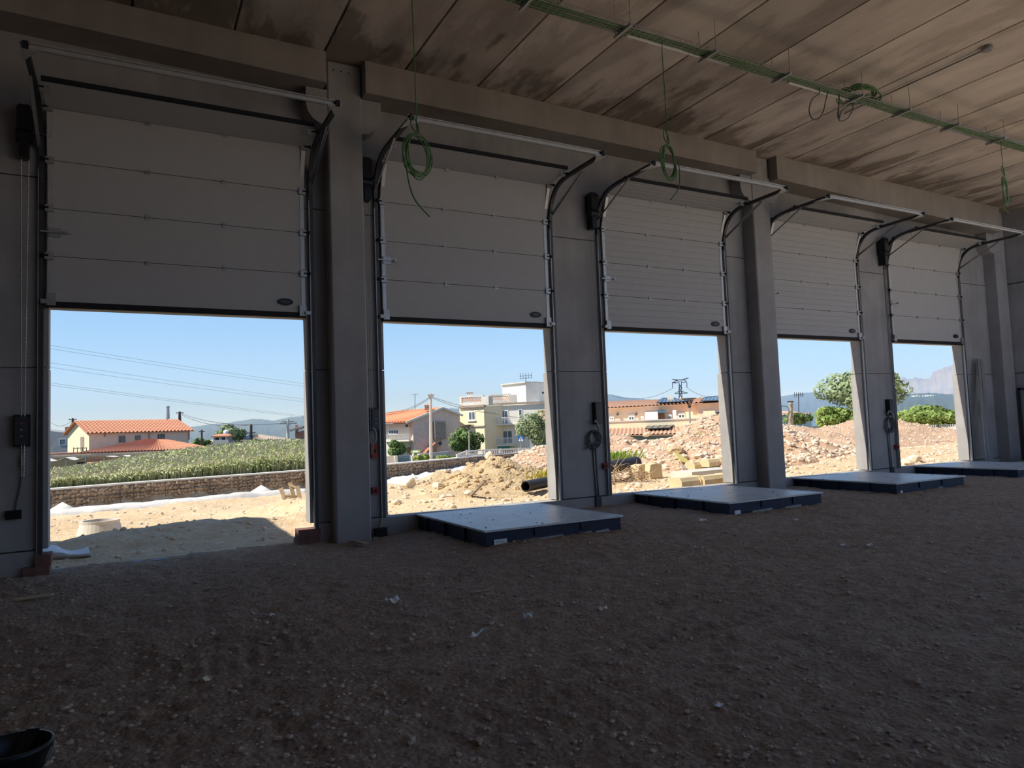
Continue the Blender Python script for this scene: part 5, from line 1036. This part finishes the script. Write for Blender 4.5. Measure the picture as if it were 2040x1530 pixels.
# ---- wires
def wire(name, pts, d, r, lab, group, sag=0):
    a, b = at(*pts[0], d[0]), at(*pts[1], d[1]); n = 24; P_ = [a.lerp(b, k / n) - Vector((0, 0, sag * 4 * (k / n) * (1 - k / n))) for k in range(n + 1)]
    return tag(MB().tube(P_, r, 4).build(name, M['wire']), lab, 'wire', group)
for k, (ya, yb, lb) in enumerate(((686.4, 763.5, 'topmost power line across the sky of the first door'), (693, 769, 'second power line from the top, just under the topmost'), (721, 794.5, 'third power line from the top, first of the middle pair'), (730, 799.5, 'fourth power line from the top, second of the middle pair'), (761, 827.5, 'fifth power line from the top, first of the lowest pair'), (765.5, 830, 'lowest power line of the six crossing the sky'))):
    s = (yb - ya) / 497; wire('power_line', ((-160, ya - 264 * s), (700, yb + 99 * s * .86)), (150, 300), .028, lb, 'power lines above the farmhouse', 0.6)
for k, (a_, d0, b_, d1, lb) in enumerate(((c9(1055, 405), 104, c9(1900, 478), 73, 'upper wire from the dark pole by the flue to the concrete lamp pole'), (c9(1055, 412), 104, c9(1620, 492), 86, 'lower wire from the dark pole by the flue to the tilted pole'), (c9(40, 472), 110, c9(215, 455), 105, 'wire to the pole behind the farmhouse gable'), (c9(1900, 475), 73, c9(2040, 482), 60, 'wire leaving the concrete lamp pole towards the jamb'))): wire('overhead_wire', (a_, b_), (d0, d1), .03, lb, 'house wires', .8)
for a_, d0, b_, d1, lb in ((c10(60, 485), 50, c10(512, 318), 44, 'upper wire coming to the concrete pole from beyond the jamb'), (c10(60, 505), 50, c10(512, 330), 44, 'lower wire coming to the concrete pole from beyond the jamb'), (c10(518, 318), 44, c10(1560, 545), 62, 'upper wire from the concrete pole to the white block'), (c10(518, 326), 44, c10(1200, 490), 60, 'lower wire from the concrete pole to the white block')): wire('overhead_wire', (a_, b_), (d0, d1), .014, lb, 'house wires', .25)
for a_, d0, b_, d1, lb in ((c11(120, 305), 430, c11(893, 215), 420, 'faint line reaching the pylon from the wall side'), (c11(1075, 205), 420, c11(1560, 262), 430, 'faint line leaving the pylon towards the jamb')): wire('power_line', (a_, b_), (d0, d1), .10, lb, 'pylon lines', 4)
# ---- through the fourth and fifth doors
wp = pole(*[c12(185, 0)[0]], c12(0, 515)[1], c12(0, 755)[1], 45, .14, 'oldwood', 'weathered wooden pole with loose cables beside the hedge bush'); b_ = at(*c12(185, 530), 44.8)
q = MB(); q.tube(smooth_path([at(*c12(70, 575), 44.8), at(*c12(130, 570), 44.8), at(*c12(165, 600), 44.8), at(*c12(160, 660), 44.8), at(*c12(150, 690), 44.8), at(*c12(170, 720), 44.8)], 4), .02, 5); q.tube(smooth_path([at(*c12(200, 680), 44.8), at(*c12(240, 690), 44.8), at(*c12(330, 760), 44.8)], 4), .018, 5); q.build('loose_cable', M['pole'], wp)
q = MB(); q.beam(at(*c12(150, 524), 44.8), at(*c12(215, 524), 44.8), .06, .08); q.build('bracket', M['track'], wp)
a_ = at(*c12(268, 640), 100); b_ = at(*c12(266, 430), 100); q = MB(); q.tube([a_, b_], .06, 5); 
for k in (-2, -1, 0, 1, 2): c_ = b_ + Vector((k * .42, 0, -.3)); q.beam(c_ - Vector((0, 0, .35)), c_ + Vector((0, 0, .35)), .06, .06)
q.beam(b_ + Vector((-1, 0, -.3)), b_ + Vector((1, 0, -.3)), .06, .06); tag(q.build('roof_aerial', M['track']), 'tall thin aerial just right of the wooden pole', 'aerial', 'roof aerials')
F = Face(c12(40, 660), 140, c12(420, 660), 145); fh = thing('house', F.pt(8, -4), 'distant low house with reddish roof behind the wooden pole', 'house')
q = MB(); F.rect(q, *c12(20, 640), *c12(400, 860), -8, 0); q.build('wall', M['whitew'], fh); q = MB(); u0, z0 = F.uz(*c12(20, 645)); u1, z1 = F.uz(*c12(390, 640)); tile_roof(q, F.pt(u0, z0 - .4, .5), F.pt(u1, z1 - .2, .5), F.pt(u1 - 1, z1 + .5, -5), F.pt(u0, z0 + .5, -5), .9, .08, 4); q.build('roof', M['tileC'], fh)
q = MB(); F.rect(q, *c12(85, 590), *c12(135, 622), -9, -6); q.build('white_tank', M['frame'], fh)
wf = thing('wire_fence', at(*c12(1700, 900), 40), 'grey wire mesh fence with a pale top rail below the hedge', 'fence'); q = MB(); W_ = Face(c12(620, 870), 41, c12(2100, 890), 39)
for X in range(620, 2100, 22): u_, _ = W_.uz(*c12(X, 830)); W_.quad(q, u_ - .012, W_.uz(*c12(X, 915))[1] - .3, u_ + .012, W_.uz(*c12(X, 770 + (1400 - X) * .02))[1], -.01, .01)
for Y_ in (770, 790, 850, 880, 905): a_, b_ = W_.uz(*c12(620, Y_ + 15)), W_.uz(*c12(2100, Y_ - 8)); q.beam(W_.pt(*a_), W_.pt(*b_), .02, .02)
q.build('mesh', M['rail'], wf)
q = MB(); a_, b_ = W_.uz(*c12(1440, 830)), W_.uz(*c12(2100, 796)); q.beam(W_.pt(*a_, .3), W_.pt(*b_, .3), .12, .14); q.build('top_rail', M['frame'], wf)
for X in (700, 1400, 1720, 2040): q = MB(); u_, z_ = W_.uz(*c12(X, 765)); W_.quad(q, u_ - .04, -.6, u_ + .04, z_, -.04, .04); q.build('post', M['track'], wf)
# ---- hills
def hills(name, prof, d, m, back, rough, seed, base=-30, lab=None):
    pxs = np.array([p[0] for p in prof], float); pys = np.array([p[1] for p in prof], float); xs_ = np.linspace(pxs[0], pxs[-1], max(60, int((pxs[-1] - pxs[0]) / 2.2))); ys_ = np.interp(xs_, pxs, pys)
    rows = 14; X = np.zeros((rows, len(xs_))); Y = X.copy(); Z = X.copy()
    for i, (a, b) in enumerate(zip(xs_, ys_)):
        top = at(a, b, d)
        for j in range(rows):
            t = j / (rows - 1); f = 1 - t if j else 1; p = Vector(EYE + (np.array(top) - EYE) * (1 - back * t)); X[j, i], Y[j, i] = p.x, p.y
            zz_ = base + (top.z - base) * (1 - t) ** 1.15; Z[j, i] = zz_ + (rough * (top.z - base) * float(fbm(i * .11 + 3 * math.sin(j), j * .5, 3, seed)) * math.sin(math.pi * min(1, t * 1.2)) if j else rough * .12 * (top.z - base) * float(fbm(i * .4, 1, 3, seed)))
    return tag(MB().grid(X, Y, Z).build(name, M[m], smooth=True), kind='structure')
hills('hills', [(-300, 850), (-100, 858), (60, 862), (200, 868), (330, 858), (387, 850), (420, 845), (460, 842), (480, 838), (505, 834), (520, 835), (548, 838), (565, 833), (580, 831), (603, 829), (700, 822), (800, 823), (860, 818), (885, 814), (917, 813), (960, 822), (1060, 815), (1150, 800), (1200, 786), (1214, 785), (1250, 792), (1282, 795), (1310, 798), (1360, 808), (1430, 806), (1500, 796), (1557, 789.5), (1600, 783), (1640, 780), (1700, 776), (1760, 775), (1800, 785), (1900, 800), (2100, 800)], 3000, 'hill', .55, .10, 3)
hills('hills', [(1740, 775), (1770, 766), (1786, 758), (1794, 754.5), (1800, 752.6), (1806, 755), (1813, 755.4), (1820, 752.8), (1826.7, 752.6), (1840, 755), (1853.5, 754.5), (1855.5, 748), (1857, 741), (1860, 739), (1864, 740), (1869, 735), (1876, 734), (1880, 730), (1884, 730.6), (1890, 728), (1895.6, 726.8), (1905, 722), (1920, 715), (1940, 716), (1980, 735), (2060, 760)], 5200, 'rock', .4, .12, 9)
hills('hills', [(1700, 800), (1760, 792), (1800, 786), (1830, 784), (1860, 783), (1900, 786), (1960, 785), (2080, 792)], 1500, 'hill', .5, .08, 5)
hb_ = thing('hillside_village', at(1835, 789, 1480), 'row of tiny white houses on the hillside below the rocky mountain', 'village'); q = MB()
for X, Y_ in ((1470, 466), (1495, 464), (1520, 468), (1560, 467), (1585, 465), (1610, 462), (1640, 460), (1665, 459)): c_ = at(*c12(X, Y_), 1440); q.box(c_.x - 3.5, c_.y - 4, c_.z - 1.6, c_.x + 3, c_.y + 4, c_.z + .9)
q.build('house_row', M['frame'], hb_)

# ---- the blue summer haze lying over the distant country
hm = bpy.data.materials.new('haze'); hm.use_nodes = True; ht = hm.node_tree; ht.nodes.clear(); ho_ = ht.nodes.new('ShaderNodeOutputMaterial'); hv = ht.nodes.new('ShaderNodeVolumeScatter'); hv.inputs['Color'].default_value = (.40, .62, 1.0, 1); hv.inputs['Density'].default_value = .00045; hv.inputs['Anisotropy'].default_value = .0
ht.links.new(hv.outputs[0], ho_.inputs['Volume'])
tag(MB().box(-4000, 300, -40, 9000, 6500, 150).build('haze', hm), 'blue summer haze over the distant hills', 'haze', None, 'stuff')
# ================================================================ things hung and lying in the hall
CB = 'coiled green cables hanging from the tray'
ZT, YT = 6.90, 7.27                                     # cable tray, running along the hall
tr = thing('cable_tray', (9.5, YT, ZT), 'green-wired mesh cable tray hanging under the ceiling all along the hall', 'cable tray')
q = MB(); X0, X1 = 2.6, 21.6; n = int((X1 - X0) / .10)
for dy, dz in ((-.10, .055), (-.10, 0), (-.05, 0), (0, 0), (.05, 0), (.10, 0), (.10, .055)): q.beam((X0, YT + dy, ZT + dz), (X1, YT + dy, ZT + dz), .006, .006)
for k in range(n + 1):
    x = X0 + (X1 - X0) * k / n
    for a, b in (((-.10, .055), (-.10, 0)), ((-.10, 0), (.10, 0)), ((.10, 0), (.10, .055))): q.beam((x, YT + a[0], ZT + a[1]), (x, YT + b[0], ZT + b[1]), .005, .005)
q.build('wire_mesh', M['galv'], tr)
rr = random.Random(8)
for k in range(5):
    y = YT + .07 - .035 * k; P_ = [(x, y + .02 * math.sin(x * 1.7 + k), ZT + .014 + .006 * math.sin(x * 3 + k * 2)) for x in np.arange(X0, X1, .5)]; MB().tube(P_, .015, 6).build('cable', M['green'], tr)
for x, w_ in ((6.0, 1.9), (9.2, 1.4), (13.2, 1.7)): q = MB(); q.box(x, YT + .055, ZT - .012, x + w_, YT + .095, ZT - .005); q.build('tray_cover', M['shiny'], tr)
bx = [onz(px, py, ZT).x for px, py in ((1040, 12), (1232, 65), (1400, 115), (1545, 158), (1690, 200), (1782, 228), (1882, 255), (1975, 281))]
for x in bx:
    b = MB(); b.box(x - .02, YT - .20, ZT - .05, x + .02, YT + .16, ZT - .01); o = b.build('support_arm', M['galv'], tr)
    b = MB()
    for y in (YT - .18, YT + .14): b.box(x - .004, y - .004, ZT - .04, x + .004, y + .004, ceil_z(x) + .005)
    b.build('hanger_rod', M['galv'], o)
def coil(c, rx, rz, turns, r, tilt, seed, wob=.07, ax=0.0):
    rr = random.Random(seed); P_ = []; n = 22
    for k in range(turns * n + 1):
        a = 2 * math.pi * k / n + math.pi / 2; tn = k // n; f = 1 + wob * math.sin(tn * 2.7 + seed) + .02 * math.sin(3 * a + tn); fu = 1 + wob * 2.6 * math.sin(tn * 1.7 + seed * 2); u = rx * f * fu * math.cos(a + .25 * wob * 8 * math.sin(tn * 1.3)) + .09 * rx * math.sin(tn * 1.9); v = rz * f * math.sin(a) - rz * (f - 1) - .10 * rz * abs(math.sin(tn * 2.3))
        d = .018 * math.sin(tn * 3.1 + a) + ax * u
        P_.append(Vector((c[0] + u * math.cos(tilt) - d * math.sin(tilt), c[1] + u * math.sin(tilt) + d * math.cos(tilt), c[2] + v)))
    return P_
def hang_coil(px, pt, pc, pb, rx, rz, tail, seed, lab, turns=7):
    top = ony(px, pt, YT); c = ony(pc[0], pc[1], YT); topc = Vector((c.x, YT, c.z + rz)); P_ = [Vector((topc.x + .25, YT, ZT + .014)), Vector((topc.x + .08, YT, ZT + .016)), Vector((topc.x - .01, YT, ZT - .02)), Vector((topc.x - .005, YT, (ZT + topc.z) / 2)), topc + Vector((0, 0, .02))]
    q = MB(); q.tube(smooth_path(P_, 4), .0065, 6); q.tube(coil(c, rx, rz, turns, .011, .25, seed), .0075, 6)
    t_ = [ony(a, b, YT - .05) for a, b in tail]; q.tube(smooth_path(t_, 5), .0085, 6)
    a0 = topc + Vector((-.05, 0, .02)); q.tube(smooth_path([topc + Vector((.0, -.01, 0)), topc + Vector((-.07, -.01, .08)), topc + Vector((-.06, -.01, .20)), topc + Vector((0, -.01, .12)), topc + Vector((.02, -.01, 0))], 4), .008, 5)
    o = tag(q.build('cable_coil', M['green'], smooth=True), lab, 'cable coil', CB); return o
hang_coil(825, 0, (832, 307), 350, .165, .235, ((808, 318), (815, 365), (828, 400), (856, 432)), 1, 'coil of green cable hanging before the top corner of the second door')
hang_coil(1325, 95, (1332, 321), 352, .15, .235, ((1351, 318), (1354, 345), (1352, 375), (1336, 398)), 2, 'coil of green cable hanging before the top of the third door')
hang_coil(1995, 285, (2002, 378), 410, .17, .27, ((2006, 400), (1999, 412), (2010, 425)), 3, 'loose pale-green cable bundle hanging near the corner pillar', 5)
# coil and loops lying in and under the tray
c = onz(1722, 190, ZT + .1); q = MB()
for k in range(7): q.tube([(c.x + (.42 - .025 * k) * math.cos(a) + .03 * math.sin(k * 2), c.y + .10 + (.30 - .02 * k) * math.sin(a), c.z + .02 + .014 * k + .04 * math.sin(a * 2 + k)) for a in np.linspace(0, 6.283, 26)[:-1]], .012, 5, True)
tag(q.build('cable_coil', M['green'], smooth=True), 'flat coil of green cable lying on the cable tray', 'cable coil')
def loop(pts, lab): q = MB(); P_ = [ony(a, b, YT) for a, b in pts]; e = [Vector((P_[0].x + .1, YT, ZT + .015)), Vector((P_[0].x + .02, YT, ZT + .012))]; q.tube(smooth_path(e + P_ + [Vector((P_[-1].x + .05, YT, ZT + .012))], 6), .009, 6); tag(q.build('cable_loop', M['greyc'], smooth=True), lab, 'cable', 'dark cable loops under the tray')
loop(((1632, 186), (1618, 198), (1612, 220), (1618, 236), (1630, 237), (1640, 222), (1645, 200), (1648, 188)), 'longer dark cable loop hanging below the tray, nearer the middle')
loop(((1672, 205), (1669, 228), (1674, 241), (1688, 236), (1698, 220), (1698, 208), (1688, 212), (1676, 222), (1671, 236)), 'rounder dark cable loop hanging right below the flat coil')
# junction box and conduit on the ceiling
c = onz(1967, 92, ceil_z(11.5)); jb = thing('junction_box', c, 'small round box on the ceiling with a thin conduit', 'junction box'); zc = ceil_z(c.x) - .004
q = MB(); q.lathe([(.07, 0), (.085, -.02), (.085, -.055), (.06, -.07)], (c.x, c.y, zc), 14); q.build('box', M['pvc'], jb); q = MB(); q.tube([(c.x, c.y, zc - .03), (c.x - .02, c.y + 2.5, zc - .03)], .013, 6); q.build('conduit', M['pvc'], jb)
# wall boxes, cables and conduits beside the doors
def wbox(px, py, w_, h_, lab, cable=None, name='control_box', m='blackp', depth=.1, red=None):
    c = ony(px, py, WY); r_ = thing(name, c, lab, 'control box', 'control boxes beside the doors'); q = MB(); q.box(c.x - w_ / 2, WY - depth, c.z - h_ / 2, c.x + w_ / 2, WY, c.z + h_ / 2); o = q.build('case', M[m], r_)
    q = MB(); q.box(c.x - w_ * .42, WY - depth - .012, c.z - h_ * .44, c.x + w_ * .42, WY - depth, c.z + h_ * .44); q.build('cover', M['track'] if m == 'blackp' else M[m], o)
    for k in range(3): q = MB(); q.lathe([(.012, 0), (.012, .008)], (c.x, WY - depth - .012, c.z + h_ * (.22 - .2 * k)), 8, (0, -1, 0)); q.build('button', M['pvc'] if k else M['red'], o)
    if cable: q = MB(); q.tube(smooth_path([ony(a, b, WY - .02) for a, b in cable], 5), .010, 6); q.build('cable', M['greyc'], r_)
    return r_
wbox(45, 858, .17, .40, 'black control box on the wall left of the first door', ((44, 888), (44, 930), (40, 970), (33, 1000), (31, 1015)))
sk = ony(30, 1024, WY); q = MB(); q.box(sk.x - .09, WY - .07, sk.z - .06, sk.x + .07, WY, sk.z + .05); tag(q.build('socket_box', M['blackp']), 'small black socket box low on the wall left of the first door', 'socket box')
q = MB(); a = ony(43, 930, WY - .03); b = ony(44, 905, WY - .03); q.tube([a, b], .016, 8); tag(q.build('cable_plug', M['pvc']), 'grey plug on the cable hanging below the first control box', 'plug')
wbox(744, 836, .13, .36, 'black control box half hidden behind the first pillar')
for px, pts, lb in ((740, ((741, 852), (747, 858), (749, 872), (746, 880)), 'pale bent hose by the first pillar near the hand chain'), (1187, ((1185, 842), (1186, 838), (1189, 842), (1194, 858)), 'pale bent hose end above the dark coil between second and third doors'), (1772, ((1768, 826), (1771, 819), (1777, 824), (1781, 836)), 'pale bent hose end above the dark coil between fourth and fifth doors')): q = MB(); q.tube(smooth_path([ony(a, b, WY - .12) for a, b in pts], 5), .020, 8); tag(q.build('flexible_conduit', M['pvc'], smooth=True), lb, 'hose', 'bent hose ends')
for px, py, w_, h_, lb in ((743, 898, .08, .22, 'upper red emergency box behind the first pillar'), (746, 977, .10, .10, 'lower red switch box behind the first pillar'), (1203, 928, .09, .10, 'red switch box between second and third doors'), (1783, 890, .09, .10, 'dull red switch box between fourth and fifth doors')):
    c = ony(px, py, WY); q = MB(); q.box(c.x - w_ / 2, WY - .08, c.z - h_ / 2, c.x + w_ / 2, WY, c.z + h_ / 2); o = tag(q.build('switch_box', M['red']), lb, 'switch box', 'red boxes beside the doors'); q = MB(); q.lathe([(.02, 0), (.028, .015), (.02, .02)], (c.x, WY - .08, c.z), 10, (0, -1, 0)); q.build('push_button', M['blackp'], o)
for (bx_, by_, cx, cy, c0, c1, lab1, lab2, lab3) in ((1187, 823, 1183, 874, (1187, 890), (1191, 986), 'black control box on the wall between second and third doors', 'messy coil of dark cable on the wall between second and third doors', 'thin grey conduit running down the wall between second and third doors'), (1768, 812, 1773, 845, (1771, 858), (1775, 932), 'black control box on the wall between fourth and fifth doors', 'messy coil of dark cable on the wall between fourth and fifth doors', 'thin grey conduit running down the wall between fourth and fifth doors')):
    s_ = 1.0 if bx_ < 1500 else 1.15
    wbox(bx_, by_, .16, .40, lab1); c = ony(cx, cy, WY - .05); q = MB(); q.tube(coil((c.x, c.y, c.z), .12 * s_, .15 * s_, 5, .01, .05, 4, .12), .011, 5)
    if bx_ < 1500: q.tube(smooth_path([ony(a, b, WY - .06) for a, b in ((1200, 880), (1190, 882), (1181, 884), (1172, 890), (1166, 895))], 4), .012, 6)
    tag(q.build('cable_coil', M['greyc'], smooth=True), lab2, 'cable coil', 'dark coils on the wall')
    a = ony(*c0, WY - .02); b = ony(*c1, WY - .02); q = MB(); q.tube([Vector((a.x, WY - .02, a.z)), Vector((a.x + .02, WY - .02, .28))], .014, 8); q.tube([Vector((a.x - .06, WY - .02, a.z)), Vector((a.x - .03, WY - .02, .28))], .016, 8); o = tag(q.build('conduit', M['pvc'], smooth=True), lab3, 'conduit', 'conduits beside the doors')
    q = MB(); q.box(a.x - .07, WY - .06, .02, a.x + .05, WY - .018, .29); tag(q.build('conduit_cover', M['track']), lab3.replace('thin grey conduit running down the wall', 'dark duct cover at the foot of the wall'), 'cover', 'duct covers at the wall foot')
# clay blocks under the first door's tracks
def brick(x0, x1, z0, z1, lab, y0=10.70, y1=10.99): return tag(MB().box(x0, y0, z0, x1, y1, z1).build('clay_block', M['brick']), lab, 'block', 'clay blocks under the first door tracks')
for a, b, c_, d_, lb in ((45, 98, 1130, 1144, 'lower red clay block under the near track of the first door'), (70, 101, 1108, 1130, 'upper red clay block under the near track of the first door')):
    p0, p1 = ony(a, d_, 10.70), ony(b, c_, 10.70); brick(p0.x, p1.x, {1130: -.06, 1108: .095}[c_], {1130: .094, 1108: .235}[c_], lb)
for a, b, k, lb in ((593, 637, 0, 'lower grey-brown block under the far track of the first door'), (596, 639, 1, 'upper grey-brown block under the far track of the first door')):
    p0, p1 = ony(a, 1070, 10.70), ony(b, 1065, 10.70); brick(p0.x, p1.x, -.06 + .15 * k, .089 + .13 * k, lb)
# scrap wood at the first pillar
zf = lambda x, y: float(floor_z(np.array([x]), np.array([y]))[0])
def scrap(pts, w_, h_, lab, m='oldwood', name='wood_scrap', group='wood scraps by the first pillar'):
    q = MB()
    for a, b in zip(pts[:-1], pts[1:]): q.beam(a, b, w_, h_)
    return tag(q.build(name, M[m]), lab, 'wood', group)
a, b = onz(702, 1077, .05), onz(730, 1083, .03); scrap((a, b), .10, .025, 'flat grey board lying at the foot of the first pillar')
a = onz(744, 1068, .03)
for dx, dz, w_, lb in ((-.03, .16, .03, 'tilted splinter leaning to the pillar foot'), (.06, .26, .03, 'upright splinter standing at the pillar foot'), (.13, .14, .04, 'short splinter stub right of the upright one')): p = Vector((a.x + .05 + dx * .6, a.y + .05, zf(a.x, a.y) - .02)); scrap((p, p + Vector((dx, .02, dz))), w_, .02, lb)
p = Vector((a.x + .12, a.y + .06, zf(a.x, a.y))); tag(MB().obox(p + Vector((0, 0, .05)), (.10, .02, 0), (-.01, .06, 0), (0, 0, .06)).build('brick_lump', M['rubber']), 'dark lump of rubble among the splinters at the first pillar', 'rubble')
# boards leaning by the corner pillar
for (x0, y0, x1, y1, w_, lb) in ((1967, 921, 1949, 715, .10, 'longest grey board leaning against the wall by the corner pillar'), (1975, 921, 1955, 716, .12, 'second long grey board, just right of the longest, by the corner pillar'), (1979, 921, 1962, 800, .05, 'shorter grey lath leaning in front of the two long boards')):
    a = ony(x0, y0, 10.3); a.z = .10; b = ony(x1, y1, 10.66); tag(MB().beam(a, b, w_, .025, (0, -1, .2)).build('leaning_board', M['pvc']), lb, 'board', 'boards by the corner pillar')
a = ony(2002, 916, 10.2); tag(MB().box(20.2, 9.85, .08, 21.5, 10.2, .22).build('floor_plank', M['wood']), 'pale plank lying on the floor at the foot of the corner pillar', 'plank')
tag(MB().obox((21.25, 10.0, .30), (.2, .03, 0), (-.02, .1, 0), (0, 0, .07)).build('insulation_scrap', M['yellow']), 'yellowish scrap on top of the pale plank in the corner', 'scrap')
# litter on the floor
def litter(px, py, L, W, rz, lab, m='paper', name='paper_scrap', cat='litter', crumple=.02, group='litter on the earth floor'):
    p = onz(px, py, .02); p.z = zf(p.x, p.y) + .004; rr = random.Random(px); X, Y = np.meshgrid(np.linspace(-L / 2, L / 2, 7), np.linspace(-W / 2, W / 2, 5)); Z = .006 + np.abs(crumple * fbm(X * 25 + px, Y * 25, 2, px)) ; c_, s_ = math.cos(rz), math.sin(rz)
    o = MB().grid(p.x + X * c_ - Y * s_, p.y + X * s_ + Y * c_, p.z + Z).build(name, M[m]); s2 = o.modifiers.new('thickness', 'SOLIDIFY'); s2.thickness = .004; return tag(o, lab, cat, group)
litter(783, 1199, .13, .10, .3, 'crumpled white paper scrap on the floor in front of the first dock plate', crumple=.06)
litter(1432, 1405, .055, .03, .2, 'small bright white scrap alone on the brown floor near the viewer')
litter(950, 1262, .17, .035, .5, 'curled pale strip of plastic on the floor', crumple=.05)
litter(1052, 1229, .10, .07, 1.0, 'crumpled translucent scrap right of the curled strip', crumple=.05)
litter(963, 1178, .18, .02, .1, 'thin pale stick lying beyond the curled strip', 'wood', 'stick', crumple=.0)
litter(528, 1277, .02, .15, .5, 'thin pale stick standing out on the dark ruts', 'wood', 'stick', crumple=.0)
litter(542, 1231, .05, .03, .4, 'tiny bluish scrap above the thin stick')
litter(410, 1356, .06, .05, .4, 'round pale pebble-like scrap on the ruts', 'stonepale', 'stone_chip', 'litter', .03)
litter(195, 1361, .11, .025, -.1, 'grey splinter on the floor near the bucket side', 'oldwood', 'splinter', crumple=.0)
litter(412, 1171, .09, .02, .2, 'pale chip on the floor in front of the first door', 'oldwood', 'splinter', crumple=.0)
litter(1400, 1049, .16, .06, .3, 'pale plastic scrap on the floor in front of the second dock plate', crumple=.04)
litter(1586, 1048, .08, .04, .1, 'small white scrap in front of the middle pillar', crumple=.02)
litter(1680, 1092, .09, .04, .2, 'flat white chip left of its pair on the far floor'); litter(1733, 1095, .09, .04, .0, 'flat white chip right of its pair on the far floor')
litter(1973, 992, .35, .03, -.05, 'long pale strip on the far floor at the edge of the picture', 'wood', 'stick', crumple=.0)
litter(1385, 1102, .07, .05, .2, 'white scrap on the floor between the dock plates and the viewer', crumple=.03)
litter(1200, 1216, .10, .05, .2, 'pale bone-like chip on the floor right of the translucent scrap', 'stonepale', 'stone_chip', crumple=.03)
a, b = onz(27, 1189, .03), onz(106, 1181, .03); a.z = zf(a.x, a.y) + .02; b.z = zf(b.x, b.y) + .025; tag(MB().beam(a, b, .06, .02).build('timber_stick', M['wood']), 'pale timber slat lying on the floor left of the first door', 'slat')
# black bucket cut by the corner of the picture
c = onz(22, 1545, .0); c.z = zf(c.x, c.y); h_ = ony(20, 1484, c.y).z - c.z
bk = thing('bucket', c, 'black plastic bucket with a wire handle in the corner of the floor', 'bucket'); R0 = .17; q = MB(); q.lathe([(0, .0), (R0 * .78, 0), (R0 * .98, h_ - .03), (R0 * 1.04, h_ - .03), (R0 * 1.04, h_), (R0 * .97, h_), (R0 * .92, h_ - .05), (R0 * .74, .015), (0, .015)], c, 32); q.build('body', M['blackp'], bk, True)
q = MB(); q.tube([(c.x + R0 * 1.05 * math.cos(a), c.y + R0 * .25 * math.sin(a) - .06 * math.sin(a), c.z + h_ - .02 - .16 * math.sin(a)) for a in np.linspace(0, math.pi, 16)], .004, 6); q.build('handle', M['galv'], bk)
q = MB(); q.prism([(c.x - .03, c.y + .02, c.z + .02), (c.x + .03, c.y + .02, c.z + .02), (c.x + .11, c.y + .10, c.z + h_ + .02), (c.x + .05, c.y + .12, c.z + h_ + .02)], (0, .012, 0)); tag(q.build('paint_paddle', M['blackp']), 'dark flat stick standing in the bucket', 'stick')
